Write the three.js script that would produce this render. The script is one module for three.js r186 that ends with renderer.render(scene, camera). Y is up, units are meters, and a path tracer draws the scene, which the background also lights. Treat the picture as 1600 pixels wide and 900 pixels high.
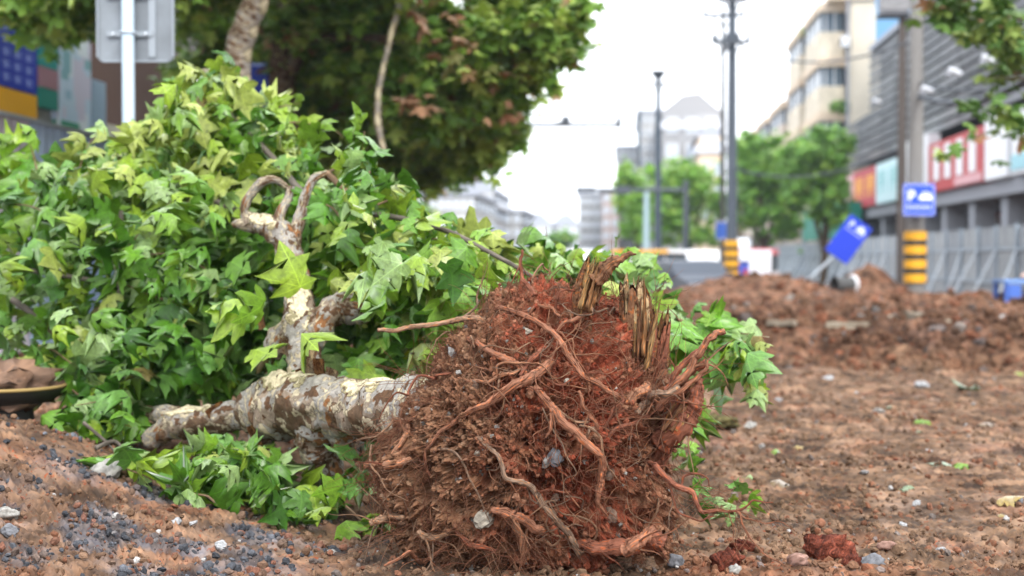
import * as THREE from 'three';
import { mergeGeometries, mergeVertices } from 'three/addons/utils/BufferGeometryUtils.js';
import { createNoise2D, createNoise3D } from 'simplex-noise';

// ---------- camera, sky, sun, exposure ----------
const scene = new THREE.Scene();
const F = 2222, VPX = 974, HORIZON = 405;                       // lens in photo pixels, where the street vanishes
const camera = new THREE.PerspectiveCamera(2 * Math.atan(450 / F) * 180 / Math.PI, 16 / 9, 0.1, 3000);
camera.position.set(0, 1, 0);
camera.rotation.order = 'YXZ';
camera.rotation.y = Math.atan((VPX - 800) / F);
camera.rotation.x = -Math.atan((450 - HORIZON) / F);
camera.focus = 4.42;
camera.userData.fStop = 2.05;
camera.updateMatrixWorld(true);

const renderer = new THREE.WebGLRenderer({ antialias: true });
renderer.toneMapping = THREE.LinearToneMapping;
renderer.toneMappingExposure = 2.8;
renderer.shadowMap.enabled = true;
{
  const w = 256, h = 128, d = new Float32Array(w * h * 4);
  for (let j = 0; j < h; j++) for (let i = 0; i < w; i++) {
    const el = ((j + 0.5) / h - 0.5) * Math.PI, s = Math.max(0, Math.sin(el)), az = (i / w) * Math.PI * 2;
    const cloud = 1 + 0.05 * Math.sin(az * 3 + 5 * s) + 0.04 * Math.sin(az * 7 + 11 * s + 1) ;
    const L = (0.98 + 0.2 * s) * cloud, k = (j * w + i) * 4;
    d[k] = L * 0.96; d[k + 1] = L; d[k + 2] = L * 1.06; d[k + 3] = 1;
  }
  const sky = new THREE.DataTexture(d, w, h, THREE.RGBAFormat, THREE.FloatType);
  sky.mapping = THREE.EquirectangularReflectionMapping; sky.magFilter = THREE.LinearFilter; sky.wrapS = THREE.RepeatWrapping; sky.needsUpdate = true;
  scene.background = sky; scene.environment = sky;
}
const sun = new THREE.DirectionalLight(new THREE.Color(1, 0.96, 0.9), 1.5);
sun.position.set(5, 11, 5); sun.target.position.set(0, 0, -5);
sun.castShadow = true; sun.shadow.radius = 40; sun.shadow.mapSize.set(2048, 2048);
Object.assign(sun.shadow.camera, { left: -25, right: 25, top: 25, bottom: -25, near: 0.5, far: 120 });
scene.add(sun, sun.target);
scene.fog = new THREE.FogExp2(new THREE.Color(0.78, 0.88, 1), 0.0004);

// ---------- helpers ----------
function rng(seed) { let a = seed >>> 0; return () => { a = (a + 0x6D2B79F5) | 0; let t = Math.imul(a ^ (a >>> 15), 1 | a); t = (t + Math.imul(t ^ (t >>> 7), 61 | t)) ^ t; return ((t ^ (t >>> 14)) >>> 0) / 4294967296; }; }
const n2 = createNoise2D(rng(11)), n3 = createNoise3D(rng(12));
const V = (x, y, z) => new THREE.Vector3(x, y, z);
const lerp = (a, b, t) => a + (b - a) * t, clamp = (x, a = 0, b = 1) => Math.min(b, Math.max(a, x));
const sstep = (a, b, x) => { const t = clamp((x - a) / (b - a)); return t * t * (3 - 2 * t); };
const fbm2 = (x, y, o = 4) => { let s = 0, a = 0.5, f = 1; for (let i = 0; i < o; i++) { s += a * n2(x * f + i * 17.3, y * f - i * 9.1); a *= 0.5; f *= 2.03; } return s; };
const fbm3 = (x, y, z, o = 4) => { let s = 0, a = 0.5, f = 1; for (let i = 0; i < o; i++) { s += a * n3(x * f + i * 17.3, y * f - i * 9.1, z * f + i * 4.7); a *= 0.5; f *= 2.03; } return s; };
const gauss = (r) => { let s = 0; for (let i = 0; i < 4; i++) s += r(); return (s - 2) * 1.0; };
function slope(px, py) { const d = V((px - 800) / F, (450 - py) / F, -1).applyQuaternion(camera.quaternion); return d.multiplyScalar(-1 / d.z); }
function pt(px, py, D) { const s = slope(px, py); return V(s.x * D, 1 + s.y * D, -D); }   // a photo position at a distance along the street
const wallD = (px, lateral) => lateral / slope(px, HORIZON).x;                            // how far along the street a wall at that side distance shows there
const hAt = (py, px, D) => 1 + slope(px, py).y * D;

const taken = new Map();
function numbered(name) { const n = taken.get(name) ?? 0; taken.set(name, n + 1); return n ? `${name}_${String(n).padStart(3, '0')}` : name; }
function mesh(name, geo, mat, parent, pos) {
  const m = new THREE.Mesh(geo, mat); m.name = parent ? name : numbered(name); m.castShadow = m.receiveShadow = true;
  if (pos) m.position.copy(pos); (parent ?? scene).add(m); return m;
}
function tag(o, label, category, group) { o.userData.label = label; o.userData.category = category; if (group) o.userData.group = group; return o; }
function thing(name, label, category, pos, turn = 0, group) { const g = new THREE.Group(); g.name = numbered(name); if (pos) g.position.copy(pos); g.rotation.y = turn; scene.add(g); return tag(g, label, category, group); }
function structure(o) { o.userData.kind = 'structure'; return o; }
function instanced(name, geo, mat, mats4, colors, parent) {
  const m = new THREE.InstancedMesh(geo, mat, mats4.length); m.name = parent ? name : numbered(name); m.castShadow = m.receiveShadow = true;
  mats4.forEach((q, i) => { m.setMatrixAt(i, q); if (colors) m.setColorAt(i, colors[i]); });
  m.userData.kind = 'stuff'; (parent ?? scene).add(m); return m;
}
const col = (r, g, b) => new THREE.Color().setRGB(r, g, b);
const std = (c, rough = 0.8, extra = {}) => new THREE.MeshPhysicalMaterial({ color: Array.isArray(c) ? col(...c) : c, roughness: rough, specularIntensity: rough >= 0.75 ? 0.2 : 0.7, ...extra });
const phys = (c, rough, extra = {}) => new THREE.MeshPhysicalMaterial({ color: Array.isArray(c) ? col(...c) : c, roughness: rough, ...extra });
const box = (w, h, d, x = 0, y = 0, z = 0) => new THREE.BoxGeometry(w, h, d).translate(x, y, z);
const cyl = (r0, r1, h, n = 16, x = 0, y = 0, z = 0) => new THREE.CylinderGeometry(r1, r0, h, n).translate(x, y + h / 2, z);
const merged = (list) => mergeGeometries(list.map((g) => { const q = g.index ? g.toNonIndexed() : g; for (const k of Object.keys(q.attributes)) if (!['position', 'normal', 'uv'].includes(k)) q.deleteAttribute(k); return q; }));
function roundRectShape(w, h, r) { const s = new THREE.Shape(), x = -w / 2, y = -h / 2; s.moveTo(x + r, y); s.lineTo(x + w - r, y); s.quadraticCurveTo(x + w, y, x + w, y + r); s.lineTo(x + w, y + h - r); s.quadraticCurveTo(x + w, y + h, x + w - r, y + h); s.lineTo(x + r, y + h); s.quadraticCurveTo(x, y + h, x, y + h - r); s.lineTo(x, y + r); s.quadraticCurveTo(x, y, x + r, y); return s; }
const slab = (w, h, t, r) => new THREE.ExtrudeGeometry(roundRectShape(w, h, r), { depth: t, bevelEnabled: true, bevelSize: 0.004, bevelThickness: 0.003, bevelSegments: 1, curveSegments: 6 }).translate(0, 0, -t / 2);

// a tapered tube through points; bend, lumps and end caps
function tube(points, radii, { sides = 8, seg = 0, lump = 0, lumpF = 30, uv = 1, flat = 1, seed = 0 } = {}) {
  const curve = points.length > 2 ? new THREE.CatmullRomCurve3(points, false, 'centripetal') : new THREE.LineCurve3(points[0], points[1]);
  const n = seg || Math.max(2, (points.length - 1) * 5), rad = (t) => { if (typeof radii === 'number') return radii; const k = t * (radii.length - 1), i = Math.min(radii.length - 2, Math.floor(k)); return lerp(radii[i], radii[i + 1], k - i); };
  const pos = [], uvs = [], idx = [], len = curve.getLength();
  let T = null, N = V(), B = V();
  for (let i = 0; i <= n; i++) {
    const t = i / n, p = curve.getPoint(t), tan = curve.getTangent(t);
    if (!T) { N.crossVectors(tan, Math.abs(tan.y) < 0.9 ? V(0, 1, 0) : V(1, 0, 0)).normalize(); } else { N.sub(tan.clone().multiplyScalar(N.dot(tan))).normalize(); }
    B.crossVectors(tan, N).normalize(); T = tan;
    for (let j = 0; j <= sides; j++) {
      const a = (j % sides) / sides * Math.PI * 2, c = Math.cos(a), s = Math.sin(a) * flat;
      let r = rad(t);
      if (lump) { const q = p.clone().addScaledVector(N, c * r).addScaledVector(B, s * r); r *= 1 + lump * fbm3(q.x * lumpF + seed, q.y * lumpF, q.z * lumpF, 3); }
      const q = p.clone().addScaledVector(N, c * r).addScaledVector(B, s * r);
      pos.push(q.x, q.y, q.z); uvs.push(j / sides * uv, t * len * uv * 2);
    }
  }
  const w = sides + 1;
  for (let i = 0; i < n; i++) for (let j = 0; j < sides; j++) { const a = i * w + j, b = a + 1, c = a + w, d = c + 1; idx.push(a, b, c, b, d, c); }
  for (const end of [0, n]) {
    const p = curve.getPoint(end / n), k = pos.length / 3; pos.push(p.x, p.y, p.z); uvs.push(0.5, 0);
    for (let j = 0; j < sides; j++) { const a = end * w + j, b = a + 1; end ? idx.push(a, b, k) : idx.push(b, a, k); }
  }
  const g = new THREE.BufferGeometry();
  g.setAttribute('position', new THREE.Float32BufferAttribute(pos, 3)); g.setAttribute('uv', new THREE.Float32BufferAttribute(uvs, 2)); g.setIndex(idx);
  g.computeVertexNormals();
  const nn = g.attributes.normal;                                   // close the seam of the tube
  for (let i = 0; i <= n; i++) { const a = i * w, b = a + sides; const m = V(nn.getX(a) + nn.getX(b), nn.getY(a) + nn.getY(b), nn.getZ(a) + nn.getZ(b)).normalize(); nn.setXYZ(a, m.x, m.y, m.z); nn.setXYZ(b, m.x, m.y, m.z); }
  return g;
}
function rockGeo(detail, seed, rough = 0.35, sx = 1, sy = 0.7, sz = 1, f = 1.2) {
  let g = new THREE.IcosahedronGeometry(1, detail);
  if (detail > 2) { g.deleteAttribute('uv'); g.deleteAttribute('normal'); g = mergeVertices(g, 1e-4); }
  const p = g.attributes.position;
  for (let i = 0; i < p.count; i++) {
    const v = V(p.getX(i), p.getY(i), p.getZ(i));
    const k = 1 + rough * fbm3(v.x * f + seed * 7.1, v.y * f, v.z * f - seed * 3.3, 3) - 0.12 * Math.max(0, n3(v.x * 2.3 * f - seed, v.y * 2.3 * f, v.z * 2.3 * f));
    p.setXYZ(i, v.x * k * sx, v.y * k * sy, v.z * k * sz);
  }
  if (!g.attributes.uv) { const u = []; for (let i = 0; i < p.count; i++) u.push(p.getX(i) * 0.4 + p.getZ(i) * 0.2, p.getY(i) * 0.4 + p.getZ(i) * 0.3); g.setAttribute('uv', new THREE.Float32BufferAttribute(u, 2)); }
  g.computeVertexNormals(); return g;
}
// textures: a tileable value noise and images computed from it
function tileNoise(period, seed) {
  const r = rng(seed), t = new Float32Array(period * period).map(() => r());
  return (x, y) => { x *= period; y *= period; const i = Math.floor(x), j = Math.floor(y), u = x - i, v = y - j, a = u * u * (3 - 2 * u), b = v * v * (3 - 2 * v), at = (p, q) => t[((q % period) + period) % period * period + ((p % period) + period) % period]; return lerp(lerp(at(i, j), at(i + 1, j), a), lerp(at(i, j + 1), at(i + 1, j + 1), a), b); };
}
function texture(size, fn, srgb, repeat = [1, 1]) {
  const d = new Uint8Array(size * size * 4);
  for (let j = 0; j < size; j++) for (let i = 0; i < size; i++) { const c = fn((i + 0.5) / size, (j + 0.5) / size), k = (j * size + i) * 4; for (let q = 0; q < 3; q++) d[k + q] = clamp(Array.isArray(c) ? c[q] : c) * 255; d[k + 3] = 255; }
  const t = new THREE.DataTexture(d, size, size); t.wrapS = t.wrapT = THREE.RepeatWrapping; t.magFilter = THREE.LinearFilter; t.minFilter = THREE.LinearFilter; if (srgb) t.colorSpace = THREE.SRGBColorSpace; t.repeat.set(...repeat); t.needsUpdate = true; return t;
}
function canvasTex(w, h, draw) { const c = document.createElement('canvas'); c.width = w; c.height = h; const g = c.getContext('2d'); draw(g, w, h); const t = new THREE.CanvasTexture(c); t.colorSpace = THREE.SRGBColorSpace; t.magFilter = THREE.LinearFilter; return t; }
const tn = [4, 8, 16, 32, 64, 128, 256].map((p, i) => tileNoise(p, 100 + i));
const tfbm = (u, v, from = 0, to = 6) => { let s = 0, a = 0.5, tot = 0; for (let i = from; i <= to; i++) { s += a * tn[i](u, v); tot += a; a *= 0.6; } return s / tot; };
const soilBump = texture(512, (u, v) => 0.55 * tfbm(u, v, 3, 6) + 0.45 * Math.pow(tn[5](u + 0.3, v), 2));
const soilMap = texture(1024, (u, v) => { const k = 0.62 + 0.5 * (tfbm(u, v, 2, 6) - 0.5) * 1.9, w = tn[5](u, v), s = tn[6](u + 0.37, v + 0.11), warm = (tn[4](u, v) - 0.5) * 0.06; let c = [k + warm * 0.7, k, k - warm]; if (s > 0.965) c = [0.95, 0.93, 0.93]; else if (w > 0.9) c = [k * 0.72, k * 0.72, k * 0.78]; else if (w < 0.09) c = [k * 1.15, k * 0.82, k * 0.7]; return c; }, true);
const wearMap = texture(256, (u, v) => 0.9 + 0.3 * (tfbm(u, v, 0, 6) - 0.5), true);
const grainMap = texture(256, (u, v) => 0.72 + 0.5 * (tfbm(u, v, 1, 6) - 0.5), true);
// ---------- the ground: one sheet to the horizon, finer where it is near ----------
function bump(x, z, cx, cz, rx, rz, h) { const q = ((x - cx) / rx) ** 2 + ((z - cz) / rz) ** 2; return q > 9 ? 0 : h * Math.exp(-q); }
const peakSpots = [[1362, 33.5, 0.55, 0.62], [1335, 33, 0.7, 0.25], [1185, 31, 1.5, 0.5], [1100, 33, 1.2, 0.08], [1520, 24, 1.2, 0.16], [1420, 22, 0.8, 0.12], [1230, 20, 0.7, 0.1]];
const peaks = peakSpots.map(([px, D, r, h]) => { const p = pt(px, HORIZON, D); return [p.x, p.z, r, r * 1.3, h]; });
function macroH(x, z) {
  const D = -z;
  let h = 0.03 * n2(x * 0.7, z * 0.7) + 0.012 * n2(x * 2.1, z * 2.1);
  h *= sstep(0.1, 0.7, Math.hypot(x + 0.3, z + 4.75)) * 0.8 + 0.2;
  h += bump(x, z, -2.95, -5.15, 1.0, 1.35, 0.46) + bump(x, z, -1.9, -4.2, 0.7, 0.6, 0.05);
  h += bump(x, z, 0.13, -4.22, 0.22, 0.14, 0.035) + bump(x, z, 0.62, -4.42, 0.3, 0.16, 0.035);
  const on = sstep(-3.5, -0.5, x + 0.02 * D) * (1 - sstep(14, 20, x)), edge = D + 0.7 * n2(x * 0.55, z * 0.15) + 0.25 * n2(x * 1.9, 3.1), s = sstep(13.4, 14.6, edge);
  h += on * s * (0.33 - 0.17 * sstep(16.5, 30, D)) * (1 - sstep(36, 42, D));
  if (D > 12 && D < 60) h += on * s * (0.09 * fbm2(x * 1.5, z * 1.5, 4)) * (1 - sstep(30, 45, D));
  h -= 0.5 * sstep(34.5, 40, D);
  for (const p of peaks) h += bump(x, z, ...p);
  return h;
}
function groundH(x, z) {
  const D = Math.max(2, -z), bank = sstep(13, 14.5, D) * (1 - sstep(30, 60, D)), fade = 1 - sstep(40, 90, D);
  const a = fbm2(x * 5, z * 5, 3), b = Math.abs(n2(x * 13, z * 13)), c = Math.abs(n2(x * 29 + 5, z * 29)), e = n2(x * 55, z * 55);
  const patch = 0.45 + 0.55 * sstep(-0.3, 0.5, n2(x * 0.6 + 3, z * 0.6));
  return macroH(x, z) + fade * ((0.014 + 0.04 * bank) * a + patch * (0.022 + 0.025 * bank) * (0.4 - b) + (0.3 + patch) * 0.02 * (0.4 - c) + 0.005 * e);
}
function onGround(px, py) { const s = slope(px, py); let D = 3; for (let i = 0; i < 4000 && D < 200; i++) { const y = 1 + s.y * D; if (y < macroH(s.x * D, -D)) break; D += 0.004 * D; } return V(s.x * D, groundH(s.x * D, -D), -D); }
function soilColor(x, z, out) {
  const D = -z, t = 0.5 + 0.5 * fbm2(x * 0.9, z * 0.9, 3), q = 0.5 + 0.5 * fbm2(x * 3.7 + 9, z * 3.7, 3);
  const red = clamp(sstep(0.5, 0.75, 0.5 + 0.5 * fbm2(x * 1.7 - 4, z * 1.7, 3)) * 0.4 + 0.9 * Math.exp(-(((x - 0.55) / 0.42) ** 2 + ((z + 4.45) / 0.22) ** 2)) * q * 1.3 + sstep(12.5, 14.5, D) * (0.15 + 0.4 * q) * (1 - sstep(40, 70, D)) + 0.2 * sstep(-0.9, -1.8, x) * q * (1 - sstep(7, 9, D)));
  const grey = clamp(1.6 * Math.exp(-(((x + 1.55) / 0.5) ** 2 + ((z + 4.75) / 0.75) ** 2)) * sstep(0.42, 0.62, 0.5 + 0.5 * fbm2(x * 2.3 + 20, z * 2.3, 3)) + 0.2 * sstep(0.6, 0.85, t));
  let r = lerp(0.24, 0.195, t), g = lerp(0.146, 0.122, t), b = lerp(0.088, 0.08, t);
  r = lerp(r, 0.26, red * 0.85); g = lerp(g, 0.098, red * 0.85); b = lerp(b, 0.05, red * 0.85);
  const umber = sstep(13.2, 13.9, D) * (1 - sstep(15, 16.5, D)) * 0.75 * sstep(0.25, 0.6, q);  // darker brown in noisy patches along the bank face
  r = lerp(r, 0.13, umber); g = lerp(g, 0.068, umber); b = lerp(b, 0.042, umber);
  r = lerp(r, 0.15, grey * 0.8); g = lerp(g, 0.14, grey * 0.8); b = lerp(b, 0.145, grey * 0.8);
  const road = sstep(50, 75, D);
  out.setRGB(lerp(r, 0.16, road), lerp(g, 0.15, road), lerp(b, 0.145, road)); return out;
}
{
  const us = []; for (let u = -0.5; u < 0.42; u += 0.0022) us.push(u);
  for (let u = 0.42, s = 0.004; u < 5; u += s, s *= 1.25) us.push(u);
  for (let u = -0.502, s = 0.004; u > -5; u -= s, s *= 1.25) us.unshift(u);
  const ds = [-40, -10, -3, 0, 1, 1.8, 2.4, 2.8]; let D = 3.05; while (D < 62) { ds.push(D); D *= 1.0058; } while (D < 1400) { ds.push(D); D *= 1.05; }
  const W = us.length, H = ds.length, pos = new Float32Array(W * H * 3), uv = new Float32Array(W * H * 2), cs = new Float32Array(W * H * 3), c = new THREE.Color(), idx = new Uint32Array((W - 1) * (H - 1) * 6);
  for (let j = 0; j < H; j++) for (let i = 0; i < W; i++) {
    const k = j * W + i, z = -ds[j], x = us[i] * Math.max(3.05, ds[j]);
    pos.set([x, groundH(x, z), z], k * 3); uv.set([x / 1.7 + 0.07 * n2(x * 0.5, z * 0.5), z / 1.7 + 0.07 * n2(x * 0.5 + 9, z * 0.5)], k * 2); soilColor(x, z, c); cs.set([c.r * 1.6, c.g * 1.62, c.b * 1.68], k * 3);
  }
  let q = 0; for (let j = 0; j < H - 1; j++) for (let i = 0; i < W - 1; i++) { const a = j * W + i; idx.set([a, a + 1, a + W, a + 1, a + W + 1, a + W], q); q += 6; }
  const g = new THREE.BufferGeometry(); g.setAttribute('position', new THREE.BufferAttribute(pos, 3)); g.setAttribute('uv', new THREE.BufferAttribute(uv, 2)); g.setAttribute('color', new THREE.BufferAttribute(cs, 3)); g.setIndex(new THREE.BufferAttribute(idx, 1)); g.computeVertexNormals();
  const m = new THREE.MeshPhysicalMaterial({ specularIntensity: 0.15, map: soilMap, bumpMap: soilBump, bumpScale: 0.007, roughness: 0.95, vertexColors: true });
  structure(mesh('ground', g, m)); 
}
// crumbs of earth and gravel lying all over it: nobody could count these
const pebbleGeos = [1, 2, 3].map((s) => rockGeo(1, s, 0.5, 1, 0.72, 0.9));
const pebbleMat = std([1, 1, 1], 0.93, { map: grainMap });
function scatterGround(name, label, n, seed, uRange, dRange, sizes, color, sink = 0.25, dens = null) {
  const r = rng(seed), sets = pebbleGeos.map(() => [[], []]), c = new THREE.Color();
  for (let i = 0; i < n; i++) {
    const D = dRange[0] * Math.pow(dRange[1] / dRange[0], r()), u = lerp(...uRange, r()), x = u * D, z = -D;
    if (dens && r() > dens(x, z)) continue;
    const s = lerp(sizes[0], sizes[1], Math.pow(r(), 3.2)) * (0.8 + 0.05 * D), k = Math.floor(r() * 3);
    const m = new THREE.Matrix4().compose(V(x, groundH(x, z) + s * (0.55 - sink * 2 * r()), z), new THREE.Quaternion().setFromEuler(new THREE.Euler(r() * 6, r() * 6, r() * 6)), V(s * (0.7 + 0.6 * r()), s * (0.6 + 0.5 * r()), s * (0.7 + 0.6 * r())));
    sets[k][0].push(m); sets[k][1].push(color(r, x, z, c).clone());
  }
  sets.forEach(([m, cc], k) => { const o = instanced(name, pebbleGeos[k], pebbleMat, m, cc); tag(o, label[k], 'rubble'); });
}
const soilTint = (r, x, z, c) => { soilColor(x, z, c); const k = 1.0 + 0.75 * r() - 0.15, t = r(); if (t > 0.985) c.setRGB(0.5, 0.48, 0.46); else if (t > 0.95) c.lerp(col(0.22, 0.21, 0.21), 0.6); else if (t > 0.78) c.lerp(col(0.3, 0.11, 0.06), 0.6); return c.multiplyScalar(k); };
scatterGround('earth_crumbs', ['loose brown earth crumbs strewn over the dug ground', 'small reddish soil lumps strewn over the dug ground', 'grey and brown grit strewn over the dug ground'], 56000, 31, [-0.47, 0.33], [3.2, 18], [0.002, 0.018], soilTint, 0.42, (x, z) => 0.3 + 0.7 * sstep(-0.35, 0.35, n2(x * 1.1 + 7, z * 1.1) + 0.4 * n2(x * 3.3, z * 3.3)));
scatterGround('gravel', ['blue grey gravel on the bank at lower left', 'pale grey gravel chips on the bank at lower left', 'dark stone chips on the bank at lower left'], 6000, 32, [-0.46, -0.2], [3.6, 6.6], [0.004, 0.018], (r, x, z, c) => { const k = 0.08 + 0.2 * r() * r(); return r() > 0.75 ? c.setRGB(0.24 + 0.1 * r(), 0.15, 0.1) : c.setRGB(k * 0.95, k, k * 1.14); }, 0.25, (x, z) => 0.08 + 1.1 * sstep(0.5, 0.68, 0.5 + 0.5 * fbm2(x * 2.3 + 20, z * 2.3, 3)));
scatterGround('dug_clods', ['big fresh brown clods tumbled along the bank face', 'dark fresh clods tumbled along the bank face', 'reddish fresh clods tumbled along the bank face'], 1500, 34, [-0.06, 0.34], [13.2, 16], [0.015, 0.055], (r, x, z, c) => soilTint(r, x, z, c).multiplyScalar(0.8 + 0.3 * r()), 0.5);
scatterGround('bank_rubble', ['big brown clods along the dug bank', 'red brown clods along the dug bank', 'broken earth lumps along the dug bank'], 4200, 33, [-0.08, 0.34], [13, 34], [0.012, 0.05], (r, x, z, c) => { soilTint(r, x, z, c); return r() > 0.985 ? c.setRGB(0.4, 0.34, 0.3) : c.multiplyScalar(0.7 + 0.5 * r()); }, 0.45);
// ---------- buildings, hoardings, poles along the street ----------
const M = {
  concrete: std([0.3, 0.3, 0.31], 0.85, { map: wearMap }), paleWall: std([0.55, 0.57, 0.62], 0.85), cream: std([0.8, 0.71, 0.57], 0.85, { map: wearMap }), beige: std([0.62, 0.5, 0.38], 0.85),
  glass: phys([0.12, 0.16, 0.2], 0.15), glassPale: phys([0.4, 0.46, 0.54], 0.25), frameWhite: std([0.62, 0.63, 0.65], 0.6), dark: std([0.018, 0.018, 0.022], 0.8), darkRed: std([0.1, 0.015, 0.015], 0.7),
  greyPillar: std([0.28, 0.29, 0.32], 0.8), red: std([0.42, 0.055, 0.06], 0.6), pink: std([0.6, 0.34, 0.36], 0.7), white: std([0.72, 0.73, 0.76], 0.6), cyan: std([0.3, 0.55, 0.62], 0.6), blueWall: std([0.1, 0.32, 0.56], 0.6),
  steel: std([0.3, 0.36, 0.42], 0.5, { metalness: 0.2 }), steelDark: std([0.055, 0.065, 0.08], 0.6), galvanised: phys([0.42, 0.47, 0.52], 0.42, { metalness: 0.35 }), yellow: std([0.72, 0.36, 0.015], 0.55), black: std([0.02, 0.02, 0.024], 0.6), blueSign: std([0.02, 0.06, 0.42], 0.45), roofGrey: std([0.33, 0.35, 0.4], 0.8), navy: std([0.015, 0.04, 0.2], 0.4), rubber: std([0.02, 0.02, 0.02], 0.8), chrome: std([0.6, 0.62, 0.65], 0.25, { metalness: 0.8 }),
};
// a far house seen over the street: walls, roof, windows in rows with panes
function farHouse(name, label, px0, px1, pyTop, D, depth, wallMat, floors, cols, { gable = 0, side = null, roofMat = M.roofGrey, glassMat = M.glassPale } = {}) {
  const a = pt(px0, HORIZON, D), b = pt(px1, HORIZON, D), w = b.x - a.x, h = hAt(pyTop, (px0 + px1) / 2, D), g = thing(name, label, 'building', V(a.x + w / 2, 0, -D - depth / 2));
  mesh('wall', box(w, h, depth, 0, h / 2, 0), wallMat, g);
  const fh = h / floors, fw = w / cols, pane = box(fw * 0.5, fh * 0.48, 0.06), fr = merged([box(fw * 0.62, 0.12, 0.12, 0, fh * 0.28, 0), box(fw * 0.62, 0.12, 0.16, 0, -fh * 0.28, 0), box(0.1, fh * 0.5, 0.12, -fw * 0.28, 0, 0), box(0.1, fh * 0.5, 0.12, fw * 0.28, 0, 0), box(0.06, fh * 0.5, 0.1)]);
  for (let i = 0; i < floors; i++) for (let j = 0; j < cols; j++) { const f = mesh('window', fr, M.frameWhite, g, V(-w / 2 + fw * (j + 0.5), fh * (i + 0.55), depth / 2 + 0.05)); mesh('pane', pane, glassMat, f, V(0, 0, -0.02)); }
  if (side) {                                                              // windows on the wall that looks on the street
    const n = Math.max(2, Math.round(depth / 4)), sg = box(0.12, fh * 0.48, depth / n * 0.5), x = side * (w / 2 + 0.03);
    for (let i = 0; i < floors; i++) for (let j = 0; j < n; j++) mesh('window', sg, glassMat, g, V(x, fh * (i + 0.55), -depth / 2 + depth / n * (j + 0.5)));
  }
  if (gable) { const s = new THREE.Shape(); s.moveTo(-w / 2 - 0.4, 0); s.lineTo(w / 2 + 0.4, 0); s.lineTo(w / 2 - w * 0.12, gable * 0.35); s.lineTo(w * 0.12, gable); s.lineTo(-w * 0.16, gable * 0.9); s.closePath(); mesh('roof', new THREE.ExtrudeGeometry(s, { depth, bevelEnabled: false }).translate(0, h + 0.01, -depth / 2), roofMat, g); mesh('cornice', box(w + 0.7, 0.7, depth + 0.5, 0, h - 1.2, 0), M.paleWall, g); }
  else { mesh('roof', box(w + 0.6, 0.35, depth + 0.6, 0, h + 0.18, 0), roofMat, g); }
  return g;
}
const paleBlue = std([0.42, 0.42, 0.42], 0.85, { map: wearMap }), paleGrey = std([0.32, 0.32, 0.32], 0.85, { map: wearMap }), lilac = std([0.37, 0.36, 0.36], 0.85, { map: wearMap }), rose = std([0.56, 0.42, 0.38], 0.85, { map: wearMap });
farHouse('far_house', 'pale house with dark roof beyond the fallen crown', 660, 742, 306, 120, 20, paleBlue, 4, 7, { side: 1 });
farHouse('far_house', 'tall gabled grey house left of the street end', 690, 772, 300, 145, 20, lilac, 5, 6, { gable: 2.2, side: 1 });
farHouse('far_house', 'plain grey end house beside the tall gabled grey one', 768, 816, 332, 160, 20, paleGrey, 4, 3, { side: 1 });
farHouse('far_house', 'low pale house with peaked roof at the street end', 815, 862, 352, 230, 20, paleBlue, 3, 4, { gable: 2 });
farHouse('far_house', 'second low peaked house at the street end', 862, 905, 352, 240, 20, lilac, 3, 4, { gable: 2 });
farHouse('far_house', 'narrow rose walled tower block behind the pale lamp post', 941, 967, 300, 170, 14, rose, 6, 2, { side: -1 });
farHouse('far_house', 'stepped grey block with glazed side left of the rose tower', 905, 944, 306, 190, 22, paleGrey, 6, 4, { side: -1 });
farHouse('far_house', 'grey green block rising behind the rose tower', 964, 1002, 232, 175, 24, paleGrey, 9, 4, { side: -1, glassMat: M.glass });
farHouse('far_house', 'tall pale block with balconies beside the gabled house', 998, 1040, 176, 165, 24, paleBlue, 11, 4, { side: -1, glassMat: M.glass });
farHouse('gabled_house', 'large white gabled house with grey roof above the far trees', 1034, 1128, 178, 150, 26, std([0.36, 0.36, 0.37], 0.85, { map: wearMap }), 6, 3, { gable: 2.2, side: -1, roofMat: std([0.27, 0.27, 0.28], 0.8) });
farHouse('far_house', 'small beige house in front of the white gabled house', 1092, 1130, 214, 140, 12, M.beige, 6, 2, { gable: 1.2 });

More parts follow.
